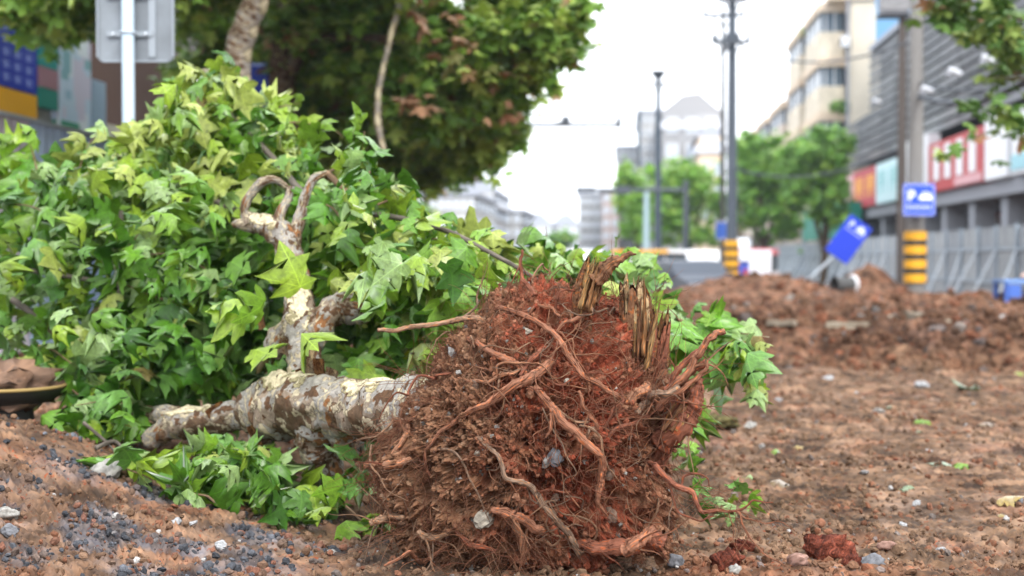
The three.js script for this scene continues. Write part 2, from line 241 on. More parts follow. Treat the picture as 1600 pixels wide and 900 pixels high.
// cream apartment blocks with bay windows on the right of the street
const XR = 13;
function bayBlock(name, label, D0, D1, h, floors, bays, wallMat) {
  const len = D1 - D0, g = thing(name, label, 'building', V(XR + 0.3, 0, -(D0 + D1) / 2)), fh = h / floors, bw = len / bays;
  mesh('wall', box(12, h, len, 6, h / 2, 0), wallMat, g);
  const bay = box(1.5, fh * 0.5, bw * 0.7, -0.55, 0, 0), head = box(1.7, fh * 0.16, bw * 0.76, -0.55, 0, 0), glazed = box(1.3, fh * 0.36, bw * 0.66, -0.55, 0, 0), post = box(0.1, fh * 0.36, 0.1);
  for (let i = 1; i < floors; i++) for (let j = 0; j < bays; j++) {
    const z = -len / 2 + bw * (j + 0.5), y = fh * i;
    const b = mesh('bay', bay, wallMat, g, V(-0.35, y + fh * 0.25, z));
    const w = mesh('window', glazed, M.glass, g, V(-0.35, y + fh * 0.68, z));
    for (const k of [-0.33, -0.11, 0.11, 0.33]) mesh('mullion', post, M.frameWhite, w, V(-1.23, 0, bw * k));
    for (const k of [-0.9, -0.4]) mesh('mullion', post, M.frameWhite, w, V(k, 0, bw * 0.345));
    mesh('lintel', head, M.beige, g, V(-0.35, y + fh * 0.94, z));
  }
  for (let i = 1; i < floors; i++) for (let j = 0; j < bays; j++) { const k = (i * 7 + j * 3) % 5; if (k < 3) { const ac = mesh('air_conditioner', box(0.45, 0.6, 0.85), M.frameWhite, g, V(-0.35, fh * (i + 0.2 + 0.05 * k), -len / 2 + bw * (j + 0.98))); mesh('fan', new THREE.CylinderGeometry(0.22, 0.22, 0.04, 14).rotateZ(Math.PI / 2), M.dark, ac, V(-0.24, 0, 0.1)); } }
  for (let j = 0; j <= bays; j++) mesh('drainpipe', new THREE.CylinderGeometry(0.09, 0.09, h, 8).translate(-0.2, h / 2, -len / 2 + bw * j * 0.99 + 0.25), M.greyPillar, g);
  mesh('roof', box(13.4, 0.3, len + 0.4, 5.4, h + 0.16, 0), M.beige, g);
  return g;
}
bayBlock('apartment_block', 'cream apartment block with stacked bay windows beside the grey slatted front', 85, 104, 16.2, 5, 2, M.cream);
bayBlock('apartment_block', 'lower beige bay windowed block behind the tall power pole', 105, 150, 12.6, 4, 4, std([0.6, 0.52, 0.44], 0.85));

// the grey slatted front with shop signs under it
{
  const g = thing('shop_building', 'dark grey slatted building front above coloured shop signs', 'building', V(XR, 0, 0)), D0 = 30, D1 = wallD(1322, XR);
  const Dm = wallD(1356, XR);
  mesh('wall', merged([box(14, 5.4, Dm - D0, 7.6, 9.2, -(D0 + Dm) / 2), box(14, 2.6, D1 - Dm - 0.02, 7.6, 7.8, -(Dm + D1) / 2 - 0.01), box(10, 6.3, D1 - D0, 9.4, 3.15, -(D0 + D1) / 2)]), std([0.06, 0.062, 0.068], 0.85), g);
  const r = rng(5), tones = [[0.22, 0.23, 0.25], [0.27, 0.28, 0.3], [0.19, 0.2, 0.215], [0.32, 0.33, 0.345]].map((c) => std(c, 0.55, { map: wearMap }));
  const L = 3.4, sg = box(0.1, 0.27, L - 0.07);
  for (let i = 0; i < 13; i++) for (let z = D0 + L / 2; z < D1; z += L) { const y = 6.5 + i * 0.43; if (z > Dm - 1 && y > 8.9) continue; const s = mesh('slat', sg, tones[Math.floor(r() * 4)], g, V(0.16 + 0.03 * r(), y, -z)); s.rotation.z = 0.22 + 0.1 * r(); }
  mesh('blue_panel', box(8, 8, wallD(1354, XR) - wallD(1400, XR), 4.4, 16, -(wallD(1354, XR) + wallD(1400, XR)) / 2), M.blueWall, g);
  mesh('parapet', box(14.2, 0.3, Dm - D0, 7.1, 12.15, -(D0 + Dm) / 2), M.roofGrey, g);
  // shop signs: boxes hung from the wall, each its own
  const marks = (bg, fg, n, vert) => canvasTex(256, 128, (c, w, h) => {                         // rows of illegible characters, as the photograph shows them
    c.fillStyle = bg; c.fillRect(0, 0, w, h); c.fillStyle = fg; const q = rng(n * 7 + 3);
    for (let i = 0; i < n; i++) { const x0 = w * (i + 0.15) / n, ww = w * 0.7 / n; for (let k = 0; k < (vert ? 6 : 4); k++) c.fillRect(x0 + q() * 2, h * (0.2 + 0.6 * k / 6), ww, h * 0.05); for (let k = 0; k < 3; k++) c.fillRect(x0 + ww * k * 0.4, h * 0.2, ww * 0.14, h * 0.56); }
  });
  const signs = [[1322, 1333, M.pink, 0], [1333, 1368, std([1, 1, 1], 0.6, { map: marks('#a8303c', '#e0a01c', 2) }), 0], [1368, 1406, std([1, 1, 1], 0.6, { map: marks('#bcd8de', '#79b4b8', 2) }), 0], [1406, 1449, M.white, 0.5], [1450, 1536, M.red, 0], [1537, 1573, M.white, 0.3], [1579, 1680, M.white, 0]];
  signs.forEach(([p0, p1, m, up]) => {
    const a = wallD(p1, XR - 0.5), b = wallD(p0, XR - 0.5), s = mesh('sign_board', new THREE.BoxGeometry(0.5, 1.95 + up, b - a - 0.06), m, g, V(-0.25, 4.7 + up / 2, -(a + b) / 2));
    if (m === M.red) { for (let k = 0; k < 4; k++) { const q = (b - a) / 4.6; mesh('poster', box(0.04, 1.35, q * 0.5), M.white, s, V(-0.27, 0.12, (k - 1.5) * q)); } mesh('lower_panel', box(0.04, 0.32, (b - a) * 0.45), M.pink, s, V(-0.27, -0.78, (b - a) * 0.25)); }
    if (p0 === 1579) mesh('lower_panel', box(0.04, 0.5, b - a - 0.2), M.cyan, s, V(-0.27, -0.6, 0));
  });
  const shopRed = std([0.34, 0.06, 0.05], 0.7), shopGrey = std([0.24, 0.23, 0.22], 0.8); mesh('shop_ceiling', box(4.6, 0.2, D1 - D0, 2.2, 3.3, -(D0 + D1) / 2), M.greyPillar, g);
  mesh('beam', box(0.6, 0.5, D1 - D0, 0.05, 3.42, -(D0 + D1) / 2), M.greyPillar, g);
  for (let z = D0 + 1.5; z < D1; z += 4.6) { mesh('pillar', box(0.8, 3.1, 0.8, 0.4, 1.57, -z), M.greyPillar, g); mesh('shop_opening', box(0.1, 3.1, 3.9, 4.3, 1.6, -z - 2.3), r() > 0.6 ? shopRed : shopGrey, g); mesh('door_frame', box(0.3, 2.9, 0.14, 3.9, 1.5, -z - 1.4 - r() * 1.5), M.cream, g); }
}
{ // green shop awning further down
  const D = wallD(1285, 11.5), g = thing('green_shop', 'green shop awning with a pale name strip behind the fence', 'shop', V(11.5, 0, -D));
  mesh('awning', box(1.2, 1.9, 15, 0.4, 3.1, 0), std([0.01, 0.19, 0.13], 0.6), g); mesh('name_strip', box(0.05, 0.35, 6, -0.24, 2.9, 2), M.cyan, g); mesh('shop_front', box(0.3, 2.6, 15, 3.2, 0.8, 0), M.greyPillar, g); mesh('side_wall', box(3, 2.6, 0.2, 1.6, 0.8, 7.4), M.greyPillar, g);
  mesh('lamp_box', box(0.5, 0.6, 1.6, -0.3, 4.3, 1), M.white, g);
}
// grey site fence on the right
{
  const L = 9.6, g = thing('site_fence', 'grey metal site fence with slanted props along the dug road', 'fence', V(L, 0, 0)), w = 1.9, h = 2.32;
  const pts = []; const n = 12; for (let i = 0; i <= n; i++) pts.push([i / n * w - w / 2, i % 2 ? 0.03 : 0]);
  const s = new THREE.Shape(); pts.forEach(([x, y], i) => (i ? s.lineTo(x, y) : s.moveTo(x, y))); pts.slice().reverse().forEach(([x, y]) => s.lineTo(x, y + 0.01)); s.closePath();
  const pg = new THREE.ExtrudeGeometry(s, { depth: h, bevelEnabled: false }).rotateX(-Math.PI / 2).rotateY(Math.PI / 2), post = box(0.07, h + 0.1, 0.07, -0.05, h / 2, 0), rail = box(0.05, 0.05, w - 0.08, -0.04, 0, 0);
  const prop = tube([V(-0.06, 1.75, 0), V(-0.85, 0.2, 0.35)], 0.028, { sides: 6 }), mats = [[0.34, 0.37, 0.39], [0.38, 0.41, 0.43], [0.3, 0.33, 0.36]].map((c) => std(c, 0.6, { map: wearMap })), propM = std([0.5, 0.55, 0.6], 0.5), r = rng(8);
  for (let z = 26; z < 98; z += w) {
    const y = -0.5, p = mesh('panel', pg, mats[Math.floor(r() * 3)], g, V(0, y, -z - w / 2)); p.rotation.z = (r() - 0.5) * 0.03;
    mesh('post', post, M.steel, g, V(0, y, -z)); if (r() > 0.15) { const b = mesh('prop', prop, propM, g, V(0, y, -z)); b.rotation.y = (r() - 0.5) * 0.8; }
    for (const ry of [0.9, 1.75]) mesh('rail', rail, M.steel, g, V(0, y + ry, -z - w / 2));
  }
}
// corrugated hoarding on the left
{
  const L = -6.4, g = thing('corrugated_hoarding', 'pale blue corrugated hoarding behind the fallen crown at left', 'hoarding', V(L, 0, 0)), w = 0.92, h = 2.48;
  const s = new THREE.Shape(), p = []; for (let i = 0; i <= 4; i++) { const x = i * w / 4 - w / 2; p.push([x, 0], [x + 0.05, 0.035], [x + 0.11, 0.035], [x + 0.16, 0]); } p.length = 18; p[16] = [w / 2, 0]; p.length = 17;
  p.forEach(([x, y], i) => (i ? s.lineTo(x, y) : s.moveTo(x, y))); p.slice().reverse().forEach(([x, y]) => s.lineTo(x, y - 0.012)); s.closePath();
  const pg = new THREE.ExtrudeGeometry(s, { depth: h, bevelEnabled: false }).rotateX(-Math.PI / 2).rotateY(Math.PI / 2), r = rng(9);
  const mats = [[0.42, 0.55, 0.72], [0.5, 0.62, 0.74], [0.36, 0.48, 0.7], [0.56, 0.52, 0.58]].map((c) => std(c, 0.55, { map: wearMap }));
  for (let z = 8; z < 34; z += w) mesh('panel', pg, mats[Math.floor(r() * 3.3)], g, V(0, 0, -z));
  mesh('top_rail', box(0.06, 0.06, 26, -0.06, h - 0.05, -21), M.steel, g); mesh('top_cap', box(0.1, 0.04, 26, 0, h + 0.022, -21), M.galvanised, g);
}
{ // shop row behind that hoarding with its boards
  const L = -8.2, g = thing('left_shop_row', 'row of shops with hanging advertising boards above the corrugated hoarding', 'building', V(L, 0, 0));
  mesh('wall', box(8, 4.9, 30, -4.3, 2.45, -29), std([0.09, 0.055, 0.045], 0.8), g); mesh('upper_wall', box(8, 4.6, 30, -5.2, 7.21, -29), std([0.1, 0.095, 0.09], 0.85), g);
  mesh('awning', box(1.2, 0.3, 30, 0.3, 2.6, -29), M.black, g); mesh('awning_edge', box(0.08, 0.16, 30, 0.95, 2.82, -29), std([0.4, 0.38, 0.32], 0.7), g);
  const board = (p0, p1, y0, y1, m, x = 1.1) => { const a = wallD(p1, L + x), b = wallD(p0, L + x); return mesh('advert_board', new THREE.BoxGeometry(0.12, y1 - y0, Math.abs(a - b) - 0.04), m, g, V(x, (y0 + y1) / 2, -(a + b) / 2)); };
  const blueT = canvasTex(256, 256, (c, w, h) => { c.fillStyle = '#1d33a8'; c.fillRect(0, 0, w, h); c.fillStyle = '#aebcf0'; const q = rng(4); for (let j = 0; j < 6; j++) for (let i = 0; i < 7; i++) { const x = 8 + i * 35, y = 14 + j * 40; for (let k = 0; k < 4; k++) c.fillRect(x + q() * 4, y + k * 6, 22, 2); c.fillRect(x + 9, y, 3, 24); } });
  board(-90, 53, 2.98, 3.9, std([1, 1, 1], 0.5, { map: blueT })); board(-90, 53, 2.68, 2.96, M.yellow);
  board(56, 86, 3.35, 3.75, std([0.02, 0.24, 0.24], 0.6)); board(56, 86, 3.1, 3.34, std([0.3, 0.16, 0.2], 0.6)); board(56, 86, 2.85, 3.09, std([0.02, 0.2, 0.16], 0.6));
  const posterT = canvasTex(128, 256, (c, w, h) => { c.fillStyle = '#b4c8dc'; c.fillRect(0, 0, w, h); const q = rng(14); for (let i = 0; i < 16; i++) { c.fillStyle = ['#8fb0c8', '#c4c0d4', '#7aa4b0', '#d4dce4'][Math.floor(q() * 4)]; c.fillRect(q() * w, q() * h, 14 + q() * 34, 20 + q() * 60); } c.fillStyle = '#2e8a68'; c.fillRect(0, h * 0.9, w * 0.6, h * 0.1); });
  board(88, 138, 2.62, 3.9, std([1, 1, 1], 0.6, { map: posterT })); board(139, 161, 2.5, 3.4, std([0.28, 0.38, 0.5], 0.5));
}
// poles
function powerPole(name, label, px, D, r, topPy, { arms = [], lamp = false, mat = M.concrete, guard = 0, lean = 0 } = {}) {
  const p = pt(px, HORIZON, D), y0 = macroH(p.x, p.z) - 0.3, top = hAt(topPy, px, D) - y0, g = thing(name, label, 'pole', V(p.x, y0, p.z));
  g.rotation.z = lean;
  mesh('shaft', new THREE.CylinderGeometry(r * 0.62, r, top, 20, 1).translate(0, top / 2, 0), mat, g);
  for (const [py, w, n] of arms) { const y = hAt(py, px, D) - y0; const a = mesh('crossarm', box(w, 0.14, 0.14, 0, y, r + 0.02), M.steelDark, g); for (let k = 0; k < n; k++) mesh('insulator', cyl(0.07, 0.05, 0.22, 8, (k / (n - 1) - 0.5) * w * 0.92, y + 0.07, r + 0.02), M.steelDark, a); mesh('brace', tube([V(-w * 0.3, y, r), V(0, y - 0.5, r * 0.8)], 0.03, { sides: 5 }), M.steelDark, a); mesh('brace', tube([V(w * 0.3, y, r), V(0, y - 0.5, r * 0.8)], 0.03, { sides: 5 }), M.steelDark, a); }
  if (lamp) { mesh('lamp_head', new THREE.CylinderGeometry(0.5, 0.12, 0.5, 12).translate(0, top + 0.2, 0), M.steelDark, g); }
  if (guard) { const yb = hAt(guard[1], px, D) - y0, u = (hAt(guard[0], px, D) - y0 - yb) / 6.1; let y = yb; for (let k = 0; k < 4; k++) { mesh('guard_band', new THREE.CylinderGeometry(r + 0.05, r + 0.05, u, 24).translate(0, y + u / 2, 0), M.yellow, g); y += u; if (k < 3) { mesh('guard_band', new THREE.CylinderGeometry(r + 0.046, r + 0.046, u * 0.7, 24).translate(0, y + u * 0.35, 0), M.black, g); y += u * 0.7; } } }
  return g;
}
powerPole('power_pole', 'tall grey power pole with black and yellow guard near the pink roofed vehicle', 1143, 48, 0.2, -60, { arms: [[67, 1.15, 4], [2, 1.0, 4]], guard: [376, 432], mat: std([0.11, 0.13, 0.16], 0.75, { map: wearMap }) });
powerPole('wooden_pole', 'thin dark pole just left of the tall power pole', 1129, 56, 0.12, 22, { arms: [[25, 1.6, 3], [66, 0.9, 3]], mat: std([0.06, 0.06, 0.06], 0.85, { map: wearMap }) });
powerPole('lamp_post', 'dark street lamp post with flared top above the far trees', 1028, 80, 0.22, 124, { arms: [[131, 1.5, 3]], lamp: true, mat: std([0.05, 0.065, 0.085], 0.75) });
powerPole('thin_pole', 'thin dark pole left of the flared lamp post', 999, 95, 0.13, 172, { mat: M.steelDark });
powerPole('pale_post', 'short pale blue steel post below the dark signal arm', 1010, 72, 0.2, 300, { mat: std([0.3, 0.4, 0.44], 0.6) });
const signPole = powerPole('concrete_pole', 'thick concrete pole carrying the blue parking sign with striped guard', 1430, 34, 0.21, -120, { arms: [], guard: [362, 441], mat: std([0.27, 0.26, 0.25], 0.85, { map: wearMap }) });
powerPole('utility_pole', 'brown pole with grey transformer beside the concrete pole', 1408, 41, 0.15, -60, { mat: std([0.13, 0.11, 0.1], 0.85, { map: wearMap }) });
{
  const p = pt(1396, 5, 41), g = thing('transformer', 'grey transformer box high on the brown pole', 'transformer', p);
  mesh('tank', box(0.75, 0.65, 0.6), M.greyPillar, g); mesh('fin', box(0.85, 0.5, 0.04, 0, 0, 0.33), M.concrete, g); mesh('bracket', box(1.1, 0.08, 0.5, 0.1, -0.37, 0), M.steelDark, g);
}
{ // blue parking sign
  const p = pt(1436, 312, 33.4), g = thing('parking_sign', 'square blue parking sign with white P and car on the concrete pole', 'sign', p, 0.12);
  const t = canvasTex(256, 256, (c, w, h) => {
    c.fillStyle = '#1c46c4'; c.fillRect(0, 0, w, h); c.strokeStyle = '#dfe6ff'; c.lineWidth = 5; c.strokeRect(7, 7, w - 14, h - 14); c.fillStyle = '#eef2ff'; c.font = 'bold 120px sans-serif'; c.fillText('P', 28, 138);
    c.beginPath(); c.moveTo(128, 130); c.lineTo(128, 100); c.lineTo(146, 94); c.lineTo(160, 66); c.lineTo(206, 66); c.lineTo(222, 94); c.lineTo(238, 100); c.lineTo(238, 130); c.closePath(); c.fill(); c.fillStyle = '#1c46c4'; c.fillRect(168, 74, 32, 18); c.fillStyle = '#eef2ff';
    const q = rng(3); for (let i = 0; i < 7; i++) { c.fillRect(28 + i * 29, 176, 20, 5); c.fillRect(28 + i * 29, 188, 20, 4); c.fillRect(36 + i * 29, 172, 5, 32); c.fillRect(28 + i * 29 + q() * 8, 202, 16, 4); }
  });
  mesh('plate', box(0.74, 0.74, 0.02), M.blueSign, g); mesh('face', new THREE.PlaneGeometry(0.72, 0.72).translate(0, 0, 0.014), std([1, 1, 1], 0.4, { map: t }), g); for (const y of [-0.2, 0.2]) mesh('bracket', box(0.5, 0.05, 0.3, -0.05, y, -0.18), M.steel, g);
}
{ // the knocked-over blue sign
  const p = pt(1326, 374, 33), g = thing('leaning_sign', 'blue road sign knocked askew on a bent post before the fence', 'sign', p); g.rotation.z = -0.62;
  const t = canvasTex(128, 256, (c, w, h) => { c.fillStyle = '#1636b8'; c.fillRect(0, 0, w, h); c.fillStyle = '#c9d3ff'; c.font = 'bold 54px sans-serif'; c.fillText('P', 16, 62); c.fillRect(66, 36, 46, 26); c.fillRect(74, 22, 28, 14); for (let i = 0; i < 4; i++) c.fillRect(18 + i * 25, 78, 16, 6); });
  mesh('plate', box(0.6, 1.0, 0.02), M.blueSign, g); mesh('face', new THREE.PlaneGeometry(0.58, 0.97).translate(0, 0, 0.014), std([1, 1, 1], 0.4, { map: t }), g);
  mesh('post', tube([V(0.05, 0.35, -0.05), V(-0.02, -0.4, -0.05), V(-0.2, -1.35, -0.1)], 0.035, { sides: 8 }), M.galvanised, g); mesh('clamp', box(0.5, 0.06, 0.03, 0, 0.1, -0.03), M.steel, g);
}
{ const p = pt(1318, 440, 32), g = thing('pipe_end', 'short dark pipe with white end lying below the leaning blue sign', 'pipe', V(p.x, macroH(p.x, p.z) + 0.18, p.z), 0.5); mesh('barrel', new THREE.CylinderGeometry(0.17, 0.17, 0.5, 18, 1, true).rotateZ(Math.PI / 2), std([0.07, 0.07, 0.07], 0.7, { side: THREE.DoubleSide }), g); mesh('collar', new THREE.TorusGeometry(0.17, 0.04, 8, 20).rotateY(Math.PI / 2).translate(0.25, 0, 0), M.white, g); }
{ // street sign seen from behind, on its own post
  const D = 10.2, p = pt(202, HORIZON, D), g = thing('road_sign', 'grey back of a rounded road sign on a pale steel post', 'sign', V(p.x, 0, p.z), 0.06), y = hAt(34, 210, D);
  mesh('post', new THREE.CylinderGeometry(0.046, 0.046, 5.4, 24).translate(0, 2.7, 0), phys([0.42, 0.52, 0.6], 0.4, { metalness: 0.25 }), g);
  mesh('plate', slab(0.56, 0.56, 0.01, 0.05).translate(0.035, y, -0.08), phys([0.2, 0.225, 0.25], 0.5, { metalness: 0.2, map: wearMap }), g); 
  const signGrey = phys([0.24, 0.27, 0.3], 0.5, { metalness: 0.2 });
  mesh('rim', merged([box(0.012, 0.5, 0.03, 0.315, y, -0.07), box(0.012, 0.5, 0.03, -0.245, y, -0.07), box(0.48, 0.012, 0.03, 0.035, y - 0.28, -0.07)]), signGrey, g);
  for (const k of [-0.08, 0.2]) { const b = mesh('bracket', box(0.34, 0.035, 0.03, 0, y + k, -0.06), signGrey, g); mesh('clamp', new THREE.TorusGeometry(0.052, 0.011, 6, 16).rotateX(Math.PI / 2).translate(0, y + k, 0), M.galvanised, b); for (const x of [-0.12, 0.12]) mesh('bolt', new THREE.CylinderGeometry(0.01, 0.01, 0.02, 6).rotateX(Math.PI / 2).translate(x, y + k, -0.04), M.chrome, b); }
  mesh('stiffener', box(0.05, 0.5, 0.025, 0.16, y, -0.07), signGrey, g);
}
{ // blue crossing sign behind the leaning trunk
  const D = 16.5, p = pt(382, 145, D), g = thing('crossing_sign', 'blue pedestrian crossing sign with white triangle behind the leaning trunk', 'sign', V(p.x, 0, p.z), 0.1), y = p.y, s = 0.7;
  const t = canvasTex(256, 256, (c, w, h) => { c.fillStyle = '#0a2a86'; c.fillRect(0, 0, w, h); c.strokeStyle = '#9fb0d8'; c.lineWidth = 8; c.strokeRect(8, 8, w - 16, h - 16); c.fillStyle = '#e3e8f2'; c.beginPath(); c.moveTo(128, 54); c.lineTo(214, 204); c.lineTo(42, 204); c.closePath(); c.fill(); c.fillStyle = '#101828'; c.beginPath(); c.arc(128, 108, 9, 0, 7); c.fill(); c.fillRect(120, 118, 16, 34); c.fillRect(112, 150, 10, 34); c.fillRect(134, 150, 10, 34); for (let i = 0; i < 5; i++) c.fillRect(76 + i * 22, 190, 12, 8); });
  mesh('plate', slab(s, s, 0.012, 0.04).translate(0, y, 0), M.steel, g); mesh('face', new THREE.PlaneGeometry(s, s).translate(0, y, 0.012), std([1, 1, 1], 0.45, { map: t }), g); mesh('post', new THREE.CylinderGeometry(0.045, 0.045, y + 0.4, 16).translate(0.02, (y + 0.4) / 2, -0.07), M.steel, g);
}
// mast arms over the road
function mast(name, label, px0, px1, py, D, r, heads) {
  const a = pt(px0, py, D), b = pt(px1, py, D), g = thing(name, label, 'signal arm', V(0, 0, 0));
  mesh('arm', tube([a, b], [r * 1.2, r], { sides: 10 }), M.steelDark, g); mesh('post', new THREE.CylinderGeometry(0.14, 0.18, a.y + 0.5, 14).translate(a.x, (a.y + 0.5) / 2, a.z), M.steelDark, g);
  for (const [px, w, h, dy] of heads) { const p = pt(px, py, D); mesh('signal_housing', new THREE.BoxGeometry(w, h, 0.3).translate(p.x, p.y + dy, p.z + 0.1), M.steelDark, g); }
  return g;
}
mast('signal_mast', 'thin traffic camera arm reaching into the white sky from the trees', 664, 968, 195, 60, 0.085, [[884, 0.35, 0.28, 0.2], [967, 0.22, 0.42, 0.08], [878, 0.5, 0.1, 0.06]]);
mast('signal_mast', 'dark traffic signal arm crossing low before the far trees', 1072, 902, 297, 75, 0.1, [[915, 1.0, 0.28, 0], [974, 0.75, 0.42, 0]]);
// cables between the poles
const cable = (a, b, sag, r) => { const pts = []; for (let i = 0; i <= 12; i++) { const t = i / 12; pts.push(a.clone().lerp(b, t).add(V(0, -sag * 4 * t * (1 - t), 0))); } return tube(pts, r, { sides: 5, seg: 24 }); };
[[[1138, 67, 48], [1028, 133, 80], 0.7, 'cable from the tall power pole to the flared lamp post'], [[1150, 67, 48], [1434, 60, 34], 0.6, 'upper cable from the tall power pole to the concrete pole'], [[1434, 150, 34], [1690, 60, 24], 0.5, 'thick bundled cable across the slatted front, upper one'], [[1434, 128, 34], [1690, 95, 26], 0.35, 'thin cable over the slatted front from the concrete pole'], [[1408, 170, 41], [1330, 200, 80], 0.4, 'cable running back from the brown pole'], [[1143, 262, 48], [1408, 235, 41], 0.5, 'low slack cable before the far trees']].forEach(([a, b, s, l], i) => tag(mesh('overhead_cable', cable(pt(...a), pt(...b), s, i === 2 ? 0.06 : 0.03), M.steelDark), 'black overhead ' + l, 'cable', 'overhead cables'));
[[1450, 140, 33], [1492, 112, 31], [1370, 158, 50], [1545, 92, 29]].forEach(([px, py, D], i) => { const p = pt(px, py, D), g = thing('cable_joint', ['white cable joint box beside the concrete pole', 'second white cable joint box out from the concrete pole', 'white cable joint box left of the brown pole', 'white cable joint box near the overhanging leaves'][i], 'joint box', p); mesh('sleeve', new THREE.CapsuleGeometry(0.06, 0.2, 6, 14).rotateZ(Math.PI / 2 - 0.4), std([0.5, 0.52, 0.56], 0.7), g); mesh('end_cap', new THREE.SphereGeometry(0.06, 10, 8).translate(-0.13, -0.06, 0), M.greyPillar, g); });
// ---------- vehicles and small things down the street ----------
const carGlass = phys([0.03, 0.04, 0.05], 0.35, { specularIntensity: 0.4 });
function vehicle(name, label, category, px, D, turn, paint, prof, W, glassProf, wheels, roofMat) {
  const p = pt(px, HORIZON, D), g = thing(name, label, category, V(p.x, -0.5, p.z), turn);
  const ext = (pts, w, b) => { const s = new THREE.Shape(); pts.forEach(([x, y], i) => (i ? s.lineTo(x, y) : s.moveTo(x, y))); return new THREE.ExtrudeGeometry(s, { depth: w - 2 * b, bevelEnabled: true, bevelSize: b, bevelThickness: b, bevelSegments: 3 }).translate(0, 0, -w / 2 + b); };
  mesh('body', ext(prof, W, 0.07), paint, g);
  mesh('window', ext(glassProf, W + 0.02, 0.02), carGlass, g);
  if (roofMat) { const xs = glassProf.map((q) => q[0]), ys = glassProf.map((q) => q[1]); mesh('roof', box(Math.max(...xs) - Math.min(...xs) - 0.05, 0.22, W + 0.1, (Math.max(...xs) + Math.min(...xs)) / 2, Math.max(...ys) + 0.12, 0), roofMat, g); }
  for (const [x, r] of wheels) for (const z of [-1, 1]) { const w = mesh('wheel', new THREE.CylinderGeometry(r, r, 0.2, 20).rotateX(Math.PI / 2), M.rubber, g, V(x, r, z * (W / 2 - 0.08))); mesh('rim', new THREE.CylinderGeometry(r * 0.6, r * 0.6, 0.215, 14).rotateX(Math.PI / 2), M.chrome, w); }
  const front = Math.max(...prof.map((q) => q[0]));
  for (const z of [-1, 1]) { mesh('headlight', box(0.1, 0.16, 0.36, front + 0.03, 0.68, z * (W / 2 - 0.26)), M.glassPale, g); mesh('mirror', box(0.14, 0.14, 0.2, front * 0.35, 1.02, z * (W / 2 + 0.1)), paint, g); }
  mesh('grille', box(0.06, 0.2, W * 0.45, front + 0.06, 0.5, 0), M.black, g); mesh('number_plate', box(0.03, 0.12, 0.44, front + 0.1, 0.4, 0), M.navy, g);
  return g;
}
const sedan = [[-2.2, 0.3], [2.2, 0.3], [2.25, 0.62], [2.05, 0.82], [1.0, 0.95], [0.4, 1.36], [-0.9, 1.4], [-1.6, 1.02], [-2.2, 0.95]], sedanG = [[0.85, 0.98], [0.38, 1.3], [-0.85, 1.33], [-1.4, 1.0]];
const van = [[-2.3, 0.3], [2.2, 0.3], [2.3, 0.8], [2.0, 1.05], [1.5, 1.85], [-2.2, 1.9], [-2.3, 1.0]], vanG = [[1.9, 1.08], [1.45, 1.75], [-2.1, 1.78], [-2.1, 1.1]];
vehicle('parked_sedan', 'dark grey car beside the striped guard of the tall pole', 'car', 1082, 46, -Math.PI / 2 + 0.25, phys([0.035, 0.045, 0.065], 0.5), sedan, 1.75, sedanG, [[-1.35, 0.31], [1.35, 0.31]]);
vehicle('white_van', 'white van behind the dark grey car', 'van', 1076, 66, -1.15, phys([0.7, 0.71, 0.73], 0.35, { clearcoat: 1 }), van, 1.8, vanG, [[-1.5, 0.32], [1.45, 0.32]]);
vehicle('white_van', 'white van half hidden by leaves beyond the root ball', 'van', 884, 64, -0.9, phys([0.72, 0.73, 0.75], 0.35, { clearcoat: 1 }), van, 1.8, vanG, [[-1.5, 0.32], [1.45, 0.32]]);
vehicle('light_blue_car', 'light blue car glimpsed between the fallen leaves', 'car', 842, 60, 0.15, phys([0.34, 0.48, 0.66], 0.3, { clearcoat: 1 }), sedan, 1.75, sedanG, [[-1.35, 0.31], [1.35, 0.31]]);
vehicle('pink_roofed_van', 'small white vehicle with pink red roof beside the fence', 'van', 1184, 52, -Math.PI / 2 - 0.2, phys([0.62, 0.62, 0.66], 0.4), [[-1.3, 0.3], [1.3, 0.3], [1.35, 0.9], [1.15, 1.75], [-1.3, 1.75]], 1.22, [[1.2, 1.0], [1.08, 1.65], [-1.1, 1.65], [-1.1, 1.0]], [[-0.9, 0.25], [0.9, 0.25]], std([0.66, 0.2, 0.22], 0.5));
{ const p = pt(1160, 410, 50), g = thing('blue_crate', 'blue crate stacked beside the pink roofed vehicle', 'crate', V(p.x, -0.5, p.z)); mesh('box', box(0.42, 1.35, 0.4, 0, 0.675, 0), std([0.06, 0.1, 0.5], 0.6), g); mesh('lid', box(0.46, 0.08, 0.44, 0, 1.392, 0), M.navy, g); mesh('red_label', box(0.16, 0.3, 0.02, 0.1, 1.0, 0.215), M.red, g); }
{ const p = pt(1133, 360, 49), g = thing('small_blue_sign', 'small blue square sign low on the thin dark pole', 'sign', V(p.x, p.y, p.z)); mesh('plate', slab(0.62, 0.62, 0.02, 0.04), std([0.05, 0.13, 0.5], 0.5), g); mesh('rim', merged([box(0.6, 0.03, 0.03, 0, 0.29, 0.005), box(0.6, 0.03, 0.03, 0, -0.29, 0.005)]), M.frameWhite, g); mesh('bracket', box(0.3, 0.06, 0.4, 0, 0, -0.2), M.steel, g); }
{ const a = pt(955, 391, 66), b = pt(1128, 391, 66), g = thing('yellow_barrier', 'yellow topped road barrier running behind the parked vehicles', 'barrier', V((a.x + b.x) / 2, -0.5, a.z)), w = b.x - a.x; mesh('top_rail', box(w, 0.16, 0.12, 0, 1.86, 0), M.yellow, g); mesh('lower_rail', box(w, 0.1, 0.1, 0, 1.3, 0), M.frameWhite, g); for (let i = 0; i <= 6; i++) mesh('post', box(0.1, 1.85, 0.1, -w / 2 + w * i / 6, 0.925, -0.13), M.frameWhite, g); }
